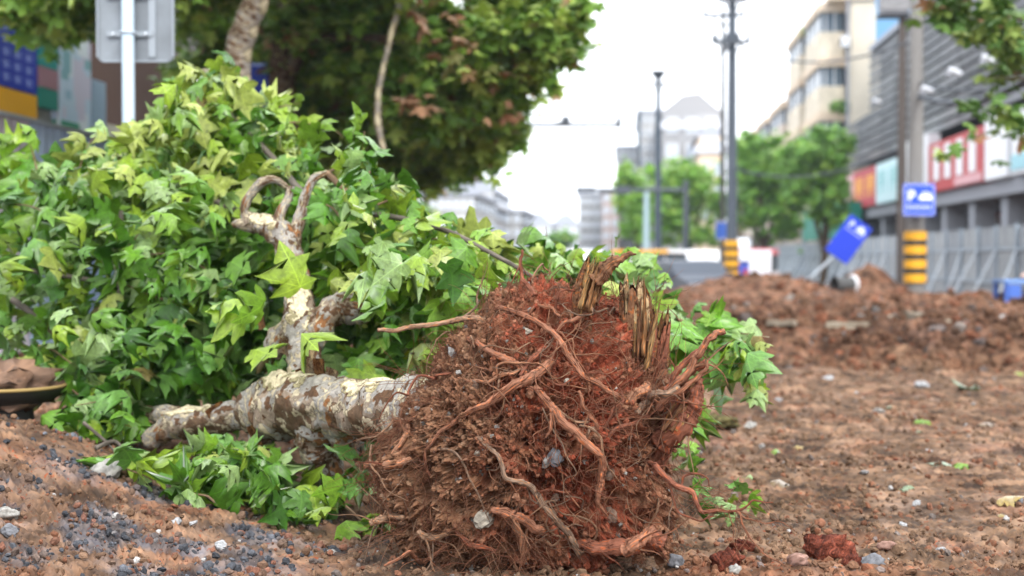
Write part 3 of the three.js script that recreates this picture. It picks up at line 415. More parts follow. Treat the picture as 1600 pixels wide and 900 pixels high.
{ // low blue table on the bank at the right edge
  const p = onGround(1575, 470); const g = thing('blue_table', 'low blue metal table with cloth bundle on the bank at right', 'table', V(p.x + 0.16, macroH(p.x, p.z), p.z), 0.15), m = std([0.05, 0.12, 0.42], 0.5);
  mesh('table_top', box(0.95, 0.05, 0.5, 0.15, 0.3, 0), std([0.13, 0.24, 0.5], 0.5), g); for (const [x, z] of [[-0.28, -0.2], [-0.28, 0.2], [0.55, -0.2], [0.55, 0.2]]) mesh('leg', box(0.06, 0.42, 0.06, x, 0.07, z), m, g); mesh('side_panel', box(0.2, 0.2, 0.02, -0.17, 0.15, 0.24), m, g); mesh('shelf', box(0.8, 0.03, 0.4, 0.15, 0.1, 0), std([0.02, 0.04, 0.12], 0.6), g);
  const c = tag(mesh('cloth_bundle', rockGeo(3, 4, 0.4, 0.16, 0.06, 0.14).translate(g.position.x + 0.2, g.position.y + 0.375, g.position.z), std([0.62, 0.42, 0.34], 0.9)), 'beige cloth bundle on the low blue table', 'bundle');
}
// broken pale slabs on the bank
[[1222, 507, 0.26, 0.05, 'short pale concrete slab at the left of the bank'], [1334, 514, 0.55, 0.07, 'longest pale concrete slab lying on the bank'], [1470, 506, 0.22, 0.06, 'pale broken slab toward the right of the bank'], [1428, 524, 0.16, 0.1, 'upright pale slab piece at the dip of the bank'], [1395, 512, 0.2, 0.05, 'small slab beside the longest one on the bank']].forEach(([px, py, w, h, l], i) => {
  const p = pt(px, py, 14.6 + 0.2 * i), y = Math.max(p.y, groundH(p.x, p.z) + 0.01), o = tag(mesh('concrete_slab', new THREE.BoxGeometry(w, h, 0.22, 6, 2, 4), std([0.5, 0.42, 0.32], 0.9, { map: grainMap }), null, V(p.x, y, p.z)), l, 'slab', 'broken slabs on the bank');
  const q = o.geometry.attributes.position; for (let k = 0; k < q.count; k++) { const v = V().fromBufferAttribute(q, k); q.setXYZ(k, v.x + 0.02 * n3(v.x * 9 + i, v.y * 9, v.z * 9), v.y + 0.012 * n3(v.x * 9, v.y * 9 + i, v.z * 9), v.z + 0.02 * n3(v.x * 9, v.y * 9, v.z * 9 + i)); } o.geometry.computeVertexNormals(); o.rotation.set((i - 2) * 0.05, 0.3 * i - 0.4, 0.04 * (i % 3 - 1));
});
// ---------- trees ----------
const leafOutline = [[0, 0], [0.1, -0.07], [0.24, -0.1], [0.33, -0.03], [0.47, 0.04], [0.4, 0.13], [0.25, 0.21], [0.42, 0.29], [0.47, 0.4], [0.6, 0.56], [0.42, 0.52], [0.32, 0.55], [0.16, 0.48], [0.24, 0.64], [0.2, 0.74], [0.12, 0.82], [0, 1.02]];
function leafGeo(curl, fold, seed, simple) {
  const out = simple ? leafOutline.filter((_, i) => [0, 2, 4, 6, 9, 12, 14, 16].includes(i)) : leafOutline, pos = [], uv = [], idx = [], mid = [[0, 0.0], [0, 0.3], [0, 0.62], [0, 1.02]];
  const put = (x, y) => { const r2 = x * x + (y - 0.35) ** 2, ax = Math.abs(x); pos.push(x, y, -fold * ax - curl * r2 + 0.07 * n2(x * 3 + seed, y * 3) + (x > 0 ? 0.04 : -0.04) * Math.sin(seed + y * 4) * ax * 3); uv.push((x + 0.65) / 1.3, (y + 0.12) / 1.2); return pos.length / 3 - 1; };
  const midI = mid.map(([x, y]) => put(x, y));
  for (const s of [1, -1]) {
    const ring = out.map(([x, y], i) => (i === 0 ? midI[0] : i === out.length - 1 ? midI[3] : put(x * s * (1 + 0.17 * n2(seed * 3.7, i * 0.6 + s)), y)));
    for (let i = 0; i < ring.length - 1; i++) { const ya = (out[i][1] + out[i + 1][1]) / 2, m = ya < 0.5 ? midI[1] : midI[2], nx = i < ring.length - 1 ? ring[i + 1] : 0; const t = [m, ring[i], nx]; if (s < 0) t.reverse(); if (t[0] !== t[1] && t[1] !== t[2] && t[0] !== t[2]) idx.push(...t); }
    let sw = 0; for (let i = 0; i < out.length - 1; i++) if ((out[i][1] + out[i + 1][1]) / 2 >= 0.5) { sw = i; break; } const t = [midI[1], ring[sw], midI[2]]; if (s < 0) t.reverse(); idx.push(...t);
  }
  const g = new THREE.BufferGeometry(); g.setAttribute('position', new THREE.Float32BufferAttribute(pos, 3)); g.setAttribute('uv', new THREE.Float32BufferAttribute(uv, 2)); g.setIndex(idx); g.computeVertexNormals(); return g;
}
const leafMap = canvasTex(256, 256, (c, w, h) => {
  c.fillStyle = '#c8c8c8'; c.fillRect(0, 0, w, h); const q = rng(77);
  for (let i = 0; i < 900; i++) { const k = 140 + q() * 110; c.fillStyle = `rgba(${k},${k},${k * 0.9},0.3)`; c.beginPath(); c.arc(q() * w, q() * h, 2 + q() * 9, 0, 7); c.fill(); }
  const X = (x) => (x + 0.65) / 1.3 * w, Y = (y) => h - (y + 0.12) / 1.2 * h;
  c.strokeStyle = '#f4f4e6'; const line = (a, b, l) => { c.lineWidth = l; c.beginPath(); c.moveTo(X(a[0]), Y(a[1])); c.lineTo(X(b[0]), Y(b[1])); c.stroke(); };
  line([0, 0], [0, 1], 4); for (const s of [-1, 1]) { line([0, 0.03], [s * 0.58, 0.5], 3.2); line([0, 0.03], [s * 0.45, 0.04], 2.6); for (let k = 1; k < 6; k++) { line([0, 0.15 * k], [s * 0.14, 0.15 * k + 0.12], 1.6); line([s * 0.1 * k, 0.03 + 0.08 * k], [s * (0.1 * k + 0.02), 0.03 + 0.08 * k + 0.13], 1.3); line([s * 0.1 * k, 0.03 + 0.08 * k], [s * (0.1 * k + 0.11), 0.08 * k], 1.3); } }
});
const leafMat = (c, rough = 0.5) => phys(c, rough, { transmission: 0.45, thickness: 0, map: leafMap, side: THREE.DoubleSide, specularIntensity: 0.6 });
const leafWhite = leafMat([1, 1, 1]), crownWhite = phys([1, 1, 1], 0.6, { transmission: 0.5, thickness: 0, side: THREE.DoubleSide, specularIntensity: 0.4 });
const simpleLeaf = leafGeo(0.35, 0.25, 3, true);
const barkMap = texture(512, (u, v) => {                     // plane-tree bark: flakes of cream, grey, olive and brown with sharp rims
  const a = tfbm(u, v, 0, 4), b = tfbm(u + 0.37, v + 0.21, 0, 3), f = tfbm(u, v, 4, 6), g2 = tfbm(u + 0.61, v + 0.13, 2, 5); let c = [0.54, 0.48, 0.42];
  if (a > 0.64) c = [0.8, 0.75, 0.63]; else if (g2 > 0.62) c = [0.7, 0.65, 0.55]; else if (g2 < 0.36) c = [0.36, 0.27, 0.2]; else if (a > 0.58) c = [0.6, 0.56, 0.43]; else if (b > 0.545) c = [0.4, 0.32, 0.25]; else if (b < 0.44) c = [0.58, 0.56, 0.53]; else if (a < 0.38) c = [0.52, 0.36, 0.23];
  if (Math.abs(a - 0.58) < 0.006 || Math.abs(g2 - 0.62) < 0.006 || Math.abs(b - 0.545) < 0.006) c = [0.3, 0.25, 0.2]; const k = 0.78 + 0.45 * f; return [c[0] * k, c[1] * k, c[2] * k];
}, true);
const barkBump = texture(512, (u, v) => { const a = tfbm(u, v, 1, 4), b = tfbm(u + 0.37, v + 0.21, 0, 3); return clamp((a > 0.52 ? 0.3 : 0.6) + (b > 0.58 ? 0.2 : 0) + 0.35 * (tfbm(u, v, 3, 6) - 0.5)); });
const bark = std([0.72, 0.72, 0.72], 0.85, { map: barkMap, bumpMap: barkBump, bumpScale: 0.012 }), darkBark = std([0.28, 0.24, 0.21], 0.9, { map: barkMap, bumpMap: barkBump, bumpScale: 0.01 });
// leaves spread through clumps: [center, rx, ry, rz, leaves]
function crownInto(parent, clumps, size, palette, seed, geo = simpleLeaf, mat = crownWhite) {
  const r = rng(seed), ms = [], cs = [], q = new THREE.Quaternion(), e = new THREE.Euler();
  for (const [c, rx, ry, rz, n, pal] of clumps) {
    const nb = Math.max(3, Math.round(n / 26)), subs = []; for (let i = 0; i < nb; i++) { let v; do { v = V(r() * 2 - 1, r() * 2 - 1, r() * 2 - 1); } while (v.length() > 1); subs.push(V(v.x * rx, v.y * ry, v.z * rz)); }
    const sp = Math.max(0.12, 0.62 * Math.cbrt(rx * ry * rz / nb));
    for (let i = 0; i < n; i++) {
      const s = subs[Math.floor(r() * nb)], far = r() < 0.2 ? 2.2 : 1, p = V(c.x + s.x + gauss(r) * sp * far, c.y + s.y + gauss(r) * sp * 0.8 * far, c.z + s.z + gauss(r) * sp), k = size * (0.6 + 0.7 * r());
      e.set(-1.9 + 1.3 * (r() - 0.5) * 1.6, r() * 6.283, (r() - 0.5) * 1.6, 'YXZ'); q.setFromEuler(e);
      ms.push(new THREE.Matrix4().compose(p, q, V(k, k, k))); const cc = (pal ?? palette)(r); cs.push(cc);
    }
  }
  return instanced('crown', geo, mat, ms, cs, parent);
}
const mix3 = (list) => (r) => { let t = r(); for (const [w, a, b] of list) { if (t < w) { const k = r(); return col(lerp(a[0], b[0], k), lerp(a[1], b[1], k), lerp(a[2], b[2], k)); } t -= w; } return col(...list[0][1]); };
const palPlane = mix3([[0.58, [0.1, 0.22, 0.03], [0.22, 0.38, 0.045]], [0.38, [0.28, 0.42, 0.05], [0.44, 0.54, 0.12]], [0.04, [0.3, 0.16, 0.07], [0.45, 0.28, 0.14]]]);
const palDead = mix3([[0.8, [0.3, 0.14, 0.07], [0.42, 0.24, 0.13]], [0.2, [0.2, 0.22, 0.06], [0.3, 0.3, 0.1]]]);
const clump = (px, py, D, rx, ry, rz, n, pal) => [pt(px, py, D), rx / F * D, ry / F * D, rz, n, pal];
{ // the big plane trees on the left pavement
  const b1 = pt(352, HORIZON, 12.4);
  const t1 = thing('plane_tree', 'standing plane tree with leaning mottled trunk before the blue crossing sign', 'tree', V(0, 0, 0), 0, 'street trees on the left pavement');
  mesh('trunk', tube([V(b1.x, -0.05, b1.z), pt(362, 240, 12.4), pt(370, 140, 12.3), pt(378, 60, 12.2), pt(404, -10, 12.1), pt(440, -160, 12.2), pt(470, -330, 12.5)], [0.2, 0.14, 0.118, 0.118, 0.112, 0.1, 0.06], { sides: 18, seg: 50, lump: 0.25, lumpF: 3, uv: 1 }), bark, t1);
  for (const [a, b, c, w] of [[[404, -10, 12.1], [330, -120, 12.6], [220, -260, 13], 0.07], [[440, -160, 12.2], [620, -200, 13], [760, -230, 13.5], 0.07], [[404, -10, 12.1], [480, -90, 13], [520, -260, 14], 0.06]]) mesh('limb', tube([pt(...a), pt(...b), pt(...c)], [w, w * 0.7, w * 0.3], { sides: 8, lump: 0.2, lumpF: 5 }), bark, t1);
  crownInto(t1, [clump(200, -60, 12.6, 260, 62, 1.6, 2200), clump(470, -130, 13, 230, 100, 1.6, 2400), clump(330, -330, 13, 360, 170, 2, 3200), clump(90, 12, 13, 110, 34, 0.9, 420), clump(60, 6, 12.2, 70, 26, 0.5, 200)], 0.17, palPlane, 41);
  const t2 = thing('plane_tree', 'large plane tree with dense dark crown and brown dead leaves over the road', 'tree', V(0, 0, 0), 0, 'street trees on the left pavement'), b2 = pt(455, HORIZON, 16.5);
  mesh('trunk', tube([V(b2.x, -0.05, b2.z), pt(452, 250, 16.5), pt(440, 110, 16.4), pt(452, 0, 16.2), pt(480, -160, 16), pt(520, -380, 16.5)], [0.24, 0.18, 0.15, 0.14, 0.12, 0.07], { sides: 14, seg: 40, lump: 0.2, lumpF: 3 }), darkBark, t2);
  for (const [a, b, c, w] of [[[448, 120, 16.4], [505, 10, 16], [560, -120, 15.6], 0.1], [[480, -160, 16], [650, -120, 15], [830, -80, 14.6], 0.09], [[448, 60, 16.3], [600, 60, 15.6], [740, 90, 15], 0.06]]) mesh('limb', tube([pt(...a), pt(...b), pt(...c)], [w, w * 0.7, w * 0.3], { sides: 8, lump: 0.2, lumpF: 5 }), darkBark, t2);
  mesh('limb', tube([pt(650, -120, 15), pt(622, 10, 14.2), pt(602, 92, 13.7), pt(592, 140, 13.5), pt(590, 190, 13.4), pt(600, 236, 13.4)], [0.05, 0.034, 0.028, 0.03, 0.034, 0.03], { sides: 8, lump: 0.3, lumpF: 8 }), bark, t2);
  crownInto(t2, [clump(560, 70, 17, 170, 90, 1.3, 3000), clump(430, 130, 18.5, 190, 150, 1.0, 3000), clump(560, 210, 18, 130, 80, 1.2, 2200), clump(670, 235, 18, 90, 46, 1.2, 1500, palPlane),
    clump(760, 60, 15.2, 110, 90, 1.2, 1900, palPlane), clump(845, 40, 14.8, 52, 60, 0.9, 620, palPlane), clump(872, 70, 14.6, 26, 40, 0.5, 120, palPlane), clump(890, 20, 14.6, 22, 26, 0.4, 90, palPlane), clump(690, 150, 15.6, 110, 70, 1.2, 1800, palPlane), clump(775, 165, 16, 48, 56, 0.9, 900, palPlane), clump(735, 225, 17, 62, 34, 0.9, 800, palPlane),
    clump(735, 60, 14.4, 26, 70, 0.6, 22, palDead), clump(652, 150, 14.3, 12, 26, 0.25, 18, palDead), clump(700, 60, 14.2, 90, 70, 0.5, 16, palDead), clump(790, 110, 14.3, 60, 70, 0.4, 14, palDead),
    clump(640, -170, 15.5, 300, 110, 2.2, 4200, palPlane), clump(560, -420, 16, 380, 200, 2.6, 4200, palPlane), clump(430, -300, 15, 480, 170, 3.4, 6500)], 0.17, palPlane, 42);
  const t3 = thing('plane_tree', 'farther plane tree closing the gap under the dark crown', 'tree', V(0, 0, 0), 0, 'street trees on the left pavement'), b3 = pt(560, HORIZON, 23);
  mesh('trunk', tube([V(b3.x, -0.1, b3.z), pt(566, 240, 23), pt(580, 60, 23), pt(600, -200, 23)], [0.28, 0.2, 0.17, 0.1], { sides: 12, lump: 0.2, lumpF: 3 }), darkBark, t3);
  for (const [a, b, c, w] of [[[572, 140, 23], [640, 90, 22.5], [700, 20, 22], 0.1]]) mesh('limb', tube([pt(...a), pt(...b), pt(...c)], [w, w * 0.7, w * 0.3], { sides: 8 }), darkBark, t3);
  crownInto(t3, [clump(470, 60, 24, 200, 200, 1.6, 4200), clump(600, 170, 23, 120, 120, 1.6, 2600), clump(640, 270, 24, 60, 30, 1.2, 600), clump(420, 250, 24, 120, 80, 1.6, 2000), clump(560, -250, 24, 260, 200, 3, 3000)], 0.22, palPlane, 43);
  const h = thing('clipped_hedge', 'dark hedge along the left pavement under the plane trees', 'hedge', V(0, 0, 0)); crownInto(h, [clump(330, 330, 20, 150, 90, 0.9, 2600), clump(520, 335, 24, 130, 70, 0.9, 2000), clump(620, 350, 28, 60, 40, 1, 900)], 0.2, palPlane, 44).name = 'foliage';
  mesh('stem', tube([V(pt(330, 405, 20).x, -0.1, -20), pt(330, 340, 20)], 0.05), darkBark, h);
}
{ // leaves of a tree at the right, reaching in from outside
  const b = pt(1830, HORIZON, 15), t = thing('plane_tree', 'leafy boughs hanging in at the top right corner', 'tree', V(0, 0, 0));
  mesh('trunk', tube([V(b.x, -0.05, b.z), pt(1820, 200, 15), pt(1800, 0, 15), pt(1790, -260, 15)], [0.2, 0.16, 0.14, 0.08], { sides: 14, lump: 0.2, lumpF: 3 }), bark, t);
  for (const [a, bb, c, w] of [[[1808, 60, 15], [1690, 40, 14.5], [1500, 20, 14], 0.05], [[1815, 160, 15], [1700, 130, 14.6], [1540, 120, 14.2], 0.04], [[1800, 0, 15], [1660, -90, 14.5], [1500, -80, 14], 0.06]]) mesh('limb', tube([pt(...a), pt(...bb), pt(...c)], [w, w * 0.6, w * 0.15], { sides: 7 }), bark, t);
  const pal = mix3([[0.6, [0.08, 0.19, 0.03], [0.17, 0.3, 0.05]], [0.35, [0.24, 0.36, 0.06], [0.36, 0.45, 0.12]], [0.05, [0.4, 0.2, 0.1], [0.45, 0.25, 0.12]]]);
  crownInto(t, [clump(1500, 10, 14, 40, 14, 0.4, 70), clump(1560, 20, 14.2, 40, 22, 0.5, 110), clump(1545, 62, 14, 32, 26, 0.4, 90), clump(1600, 90, 14.4, 24, 50, 0.5, 110), clump(1468, 10, 14, 20, 8, 0.2, 18), clump(1560, 160, 14, 12, 12, 0.2, 16), clump(1520, 170, 14, 8, 6, 0.15, 7), clump(1592, 196, 14, 14, 22, 0.2, 26), clump(1528, 205, 14, 8, 12, 0.1, 7), clump(1478, 232, 14, 8, 8, 0.1, 5), clump(1490, -70, 14, 90, 40, 0.7, 300), clump(1720, 20, 14.6, 100, 120, 0.9, 700), clump(1760, -200, 15, 200, 120, 1.4, 1200)], 0.16, pal, 45);
}
function farTree(label, px, D, clumps, palette, seed, size = 0.34) {
  const p = pt(px, HORIZON, D), t = thing('roadside_tree', label, 'tree', V(0, 0, 0), 0, 'green trees down the street');
  const c0 = pt(clumps[0][0], clumps[0][1], D);
  mesh('trunk', tube([V(p.x, -0.6, p.z), V(p.x + 0.1, 1.2, p.z), c0], [0.2, 0.16, 0.08], { sides: 9 }), darkBark, t);
  for (const c of clumps.slice(1, 4)) mesh('limb', tube([V(p.x + 0.1, 1.2, p.z), V(p.x, 1.2, p.z).lerp(pt(c[0], c[1], D), 0.6), pt(c[0], c[1], D)], [0.1, 0.07, 0.03], { sides: 6 }), darkBark, t);
  crownInto(t, clumps.map(([x, y, rx, ry, n]) => clump(x, y, D, rx, ry, 1.6, n)), size, palette, seed);
}
const palFresh = mix3([[0.7, [0.18, 0.4, 0.04], [0.3, 0.55, 0.06]], [0.3, [0.38, 0.6, 0.08], [0.46, 0.62, 0.12]]]), palMid = mix3([[0.8, [0.12, 0.3, 0.04], [0.24, 0.46, 0.06]], [0.2, [0.3, 0.52, 0.06], [0.4, 0.58, 0.1]]]);
farTree('bright green tree left of the flared lamp post', 992, 84, [[990, 310, 26, 46, 700], [985, 275, 18, 22, 260], [1000, 355, 30, 26, 400]], palFresh, 51);
farTree('bright green tree between the lamp post and the tall pole', 1075, 86, [[1062, 280, 46, 36, 1000], [1045, 325, 44, 40, 900], [1100, 305, 34, 52, 800], [1075, 355, 50, 30, 700]], palFresh, 52);
farTree('round green tree just right of the tall power pole', 1190, 70, [[1185, 245, 42, 42, 1100], [1225, 275, 42, 48, 1000], [1172, 310, 34, 46, 800], [1210, 345, 44, 30, 600]], palMid, 53);
farTree('green tree beside the grey slatted front', 1285, 64, [[1290, 235, 36, 40, 1000], [1262, 285, 30, 46, 800], [1302, 310, 26, 42, 700], [1248, 245, 28, 34, 500]], palMid, 54);
farTree('small street tree at the vanishing point of the road', 880, 140, [[880, 372, 24, 12, 500], [850, 378, 16, 8, 250]], palMid, 55, 0.45);
[[1297, 26, 92, 22, 14, 'green roof garden shrubs on the cream apartment block'], [1238, 168, 112, 16, 9, 'roof garden shrubs on the lower beige block'], [1262, 46, 96, 10, 6, 'small shrub on the bay roof of the cream block'], [1214, 190, 124, 12, 6, 'trailing shrub on the stepped roof behind the tall pole'], [1312, 165, 86, 12, 6, 'green window box plants on the cream block']].forEach(([px, py, D, rx, ry, l], i) => { const t = thing('roof_shrub', l, 'shrub', V(0, 0, 0)); crownInto(t, [[pt(px, py, D), rx / F * D, ry / F * D, 0.7, 420]], 0.3, palMid, 60 + i).name = 'foliage'; mesh('stem', tube([pt(px, py + ry * 1.5, D), pt(px, py, D)], 0.05, { sides: 5 }), darkBark, t); });
// ---------- the uprooted tree ----------
const tree = thing('uprooted_tree', 'uprooted plane tree lying with its red earth root ball toward the camera', 'tree', V(0, 0, 0));
// root ball: a mass round a centre; its outline measured every few degrees
const BC = pt(822, 680, 4.78), BZ = 0.43;
const outline = [[1040, 640], [1030, 575], [1002, 505], [945, 476], [862, 456], [792, 468], [738, 514], [680, 592], [632, 660], [600, 716], [612, 790], [642, 852], [700, 885], [822, 892], [930, 888], [1018, 868], [1036, 800], [1028, 720]].map(([x, y]) => { const p = pt(x, y, 4.72); return [Math.atan2(p.y - BC.y, p.x - BC.x), Math.hypot(p.x - BC.x, p.y - BC.y)]; }).sort((a, b) => a[0] - b[0]);
function ballR(th) { const n = outline.length; for (let i = 0; i < n; i++) { const a = outline[i], b = outline[(i + 1) % n]; let a0 = a[0], b0 = b[0], t = th; if (i === n - 1) { b0 += Math.PI * 2; if (t < a0) t += Math.PI * 2; } if (t >= a0 && t <= b0) { const k = (t - a0) / (b0 - a0), s = k * k * (3 - 2 * k); return lerp(a[1], b[1], s); } } return outline[0][1]; }
const pits = [[905, 545, 0.2, 0.085], [690, 600, 0.1, 0.05], [850, 690, 0.16, 0.06], [890, 810, 0.17, 0.09], [770, 650, 0.1, 0.035], [930, 620, 0.12, 0.05], [800, 850, 0.12, 0.05], [720, 800, 0.1, 0.045], [655, 735, 0.08, 0.05], [980, 720, 0.1, 0.04], [950, 540, 0.07, 0.06], [840, 770, 0.08, 0.06], [920, 745, 0.07, 0.05], [760, 740, 0.08, 0.05], [700, 670, 0.06, 0.045], [830, 540, 0.07, 0.04], [870, 620, 0.07, 0.05], [745, 570, 0.06, 0.04], [970, 800, 0.08, 0.06], [680, 840, 0.08, 0.05]];
function baseDir(px, py) { // photo position -> (theta, phi) on the front of the ball
  let D = BC.z * -1 - BZ; let th = 0, phi = 0;
  for (let k = 0; k < 5; k++) { const p = pt(px, py, D), x = p.x - BC.x, y = p.y - BC.y; th = Math.atan2(y, x); const rho = Math.min(0.995, Math.hypot(x, y) / ballR(th)); phi = Math.asin(rho); D = -(BC.z + BZ * Math.cos(phi)); }
  return [th, phi];
}
const pitDirs = pits.map(([x, y, r, d]) => { const [t, p] = baseDir(x, y); return [V(Math.cos(t) * Math.sin(p), Math.sin(t) * Math.sin(p), Math.cos(p)), r * 1.9, d]; });
const bd = V();
function ballPoint(th, phi, out, lift = 0, smooth = 0) {
  const R = ballR(th), s = Math.sin(phi), c = Math.cos(phi); bd.set(Math.cos(th) * s, Math.sin(th) * s, c);
  const x = bd.x, y = bd.y, z = bd.z;
  let d = 0.075 * fbm3(x * 2.2, y * 2.2, z * 2.2 + 5, 2);
  const w = 0.5 + 0.5 * n3(x * 1.6 + 40, y * 1.6, z * 1.6);
  if (smooth) d += 0.012;
  else {
  d += 0.075 * (0.4 - Math.pow(Math.abs(n3(x * 4.6, y * 4.6, z * 4.6)), 0.8)) + 0.06 * (0.36 - Math.abs(n3(x * 9.5 + 3, y * 9.5, z * 9.5)));
  d += (0.5 + w) * (0.036 * (0.4 - Math.abs(n3(x * 21, y * 21 + 7, z * 21))) + 0.02 * (0.4 - Math.abs(n3(x * 42, y * 42, z * 42 + 3))) + 0.009 * n3(x * 80, y * 80, z * 80));
  }
  for (const [pd, r, dep] of pitDirs) { const q = pd.distanceTo(bd) / r; if (q < 2.2) d -= (smooth ? 0.35 : 1) * dep * 2.3 * Math.exp(-q * q * 2.2); }
  const k = 1 + d * (smooth ? 1.25 : 1.5);
  return out.set(BC.x + x * R * k, BC.y + y * R * k, BC.z + z * BZ * (z < 0 ? 0.85 : 1) * k).add(bd.clone().multiplyScalar(lift));
}
const ballN = (th, phi) => { const a = V(), b = V(), c = V(), e = 0.03; ballPoint(th, phi, a, 0, 1); ballPoint(th + e / Math.max(0.15, Math.sin(phi)), phi, b, 0, 1); ballPoint(th, phi + e, c, 0, 1); const n = b.sub(a).cross(c.sub(a)).normalize(); return n.dot(a.clone().sub(BC)) < 0 ? n.negate() : n; };
function ballTint(p, out, r = 0) {           // red clay in the torn middle, brown topsoil round the rim
  const x = p.x - BC.x, y = p.y - BC.y, q = fbm3(p.x * 5, p.y * 5, p.z * 5, 3), f = fbm3(p.x * 22 + 7, p.y * 22, p.z * 22, 3), g = fbm3(p.x * 9 - 3, p.y * 9, p.z * 9 + 8, 2);
  let red = sstep(-0.26, 0.2, x + 0.32 * y * (x > -0.1 ? 0.4 : -0.5) + 0.22 * q) * (1 - 0.75 * sstep(0.3, 0.44, x + 0.1 * q));
  red = clamp(red + 0.3 * g + 0.25 * f); const dry = sstep(0.05, 0.4, f), c3 = [0.3, 0.19, 0.12], wet = sstep(0.1, 0.4, -f), c4 = [0.12, 0.045, 0.026];
  const a = [0.2, 0.1, 0.056], b = [0.26, 0.058, 0.03], c2 = [0.3, 0.16, 0.085], k = sstep(0.25, 0.6, g + 0.15) * 0.5;
  const ch = (i) => lerp(lerp(lerp(lerp(a[i], b[i], red), c2[i], k), c3[i], dry * 0.5), c4[i], wet * 0.5); out.setRGB(ch(0), ch(1), ch(2)); return out;
}
let ballMesh;
{
  const W = 720, H = 330, pos = new Float32Array((W + 1) * (H + 1) * 3), cs = new Float32Array((W + 1) * (H + 1) * 3), uv = new Float32Array((W + 1) * (H + 1) * 2), idx = [], p = V(), c = new THREE.Color();
  for (let j = 0; j <= H; j++) for (let i = 0; i <= W; i++) {
    const k = j * (W + 1) + i, phi = 0.0005 + Math.pow(j / H, 0.92) * (Math.PI - 0.001), th = -Math.PI + (i % W) / W * Math.PI * 2; ballPoint(th, phi, p); pos.set([p.x, p.y, p.z], k * 3); ballTint(p, c); cs.set([c.r * 1.7, c.g * 1.7, c.b * 1.7], k * 3); uv.set([(p.x + p.z * 0.6) * 3, (p.y + p.z * 0.5) * 3], k * 2);
  }
  for (let j = 0; j < H; j++) for (let i = 0; i < W; i++) { const a = j * (W + 1) + i, b = a + 1, d = a + W + 1, e = d + 1; idx.push(a, d, b, b, d, e); }
  const g = new THREE.BufferGeometry(); g.setAttribute('position', new THREE.BufferAttribute(pos, 3)); g.setAttribute('color', new THREE.BufferAttribute(cs, 3)); g.setAttribute('uv', new THREE.BufferAttribute(uv, 2)); g.setIndex(idx); g.computeVertexNormals();
  ballMesh = mesh('root_ball', g, new THREE.MeshPhysicalMaterial({ specularIntensity: 0.15, vertexColors: true, roughness: 0.92, map: grainMap, bumpMap: soilBump, bumpScale: 0.006 }), tree);
  ballMesh.userData.label = 'red and brown earth packed round the torn roots';
}
{ // crumbs and clods sticking to it
  const r = rng(70), clods = [1, 2, 3].map((s) => rockGeo(1, s + 20, 0.6, 1, 0.8, 0.9)), sets = [[[], []], [[], []], [[], []]], p = V(), c = new THREE.Color();
  for (let i = 0; i < 16000; i++) {
    const th = r() * Math.PI * 2 - Math.PI, phi = Math.acos(1 - 1.35 * r()), s = lerp(0.0018, 0.012, Math.pow(r(), 3.2)) , k = Math.floor(r() * 3); ballPoint(th, phi, p, s * 0.1);
    if (p.y < 0.0) continue; ballTint(p, c); const t = r(); c.multiplyScalar(1.2 + 0.9 * r()); if (t > 0.992) c.setRGB(0.55, 0.52, 0.48); else if (t > 0.96) c.setRGB(0.3, 0.27, 0.24);
    sets[k][0].push(new THREE.Matrix4().compose(p, new THREE.Quaternion().setFromEuler(new THREE.Euler(r() * 6, r() * 6, r() * 6)), V(s * (0.7 + 0.6 * r()), s, s * (0.7 + 0.6 * r())))); sets[k][1].push(c.clone());
  }
  sets.forEach(([m, cc], k) => instanced('soil_crumbs', clods[k], pebbleMat, m, cc, ballMesh));
  const sg = [5, 6, 7].map((s) => rockGeo(2, s, 0.35, 1, 0.7, 0.85)), sm = [[0.42, 0.4, 0.38], [0.3, 0.2, 0.15], [0.5, 0.44, 0.36], [0.22, 0.22, 0.24]].map((q) => std(q, 0.85, { map: grainMap }));
  [[820, 513, 0.02, 2], [711, 555, 0.016, 0], [872, 718, 0.03, 3], [860, 726, 0.02, 0], [754, 817, 0.035, 2], [973, 822, 0.024, 1], [1022, 826, 0.022, 1], [747, 708, 0.012, 2], [776, 667, 0.01, 0], [728, 775, 0.008, 0], [881, 808, 0.014, 1], [890, 590, 0.012, 2], [1010, 780, 0.022, 0], [660, 640, 0.01, 0], [960, 745, 0.018, 1], [690, 690, 0.018, 1], [1000, 690, 0.02, 1], [745, 605, 0.016, 1]].forEach(([px, py, s, k], i) => { const [t, f] = baseDir(px, py), q = ballPoint(t, f, V(), s * 0.3), o = mesh('stone', sg[i % 3], sm[k], ballMesh, q); o.scale.set(s * 1.2, s, s); o.rotation.set(i, i * 2.1, i * 0.7); });
}
// roots
const rootBump = texture(256, (u, v) => 0.5 * tn[4](u * 1, v * 0.25) + 0.5 * tfbm(u, v, 3, 6));
const rootTex = texture(256, (u, v) => { const k = 0.68 + 0.55 * (tfbm(u, v, 2, 6) - 0.5), s = tn[3](u, v); return s > 0.8 ? [k * 1.2, k * 1.02, k * 0.85] : s < 0.16 ? [k * 0.7, k * 0.62, k * 0.58] : [k, k, k]; }, true);
const rootMats = [[0.42, 0.19, 0.115], [0.5, 0.25, 0.15], [0.34, 0.13, 0.08], [0.46, 0.28, 0.18], [0.36, 0.24, 0.17]].map((c) => std(c.map((v) => v * 1.25), 0.8, { map: rootTex, bumpMap: rootBump, bumpScale: 0.004 }));
const woodMats = [[0.55, 0.34, 0.15], [0.42, 0.22, 0.1], [0.3, 0.15, 0.08], [0.66, 0.47, 0.26]].map((c) => std(c.map((v) => v * 1.2), 0.75, { map: rootTex, bumpMap: rootBump, bumpScale: 0.005 }));
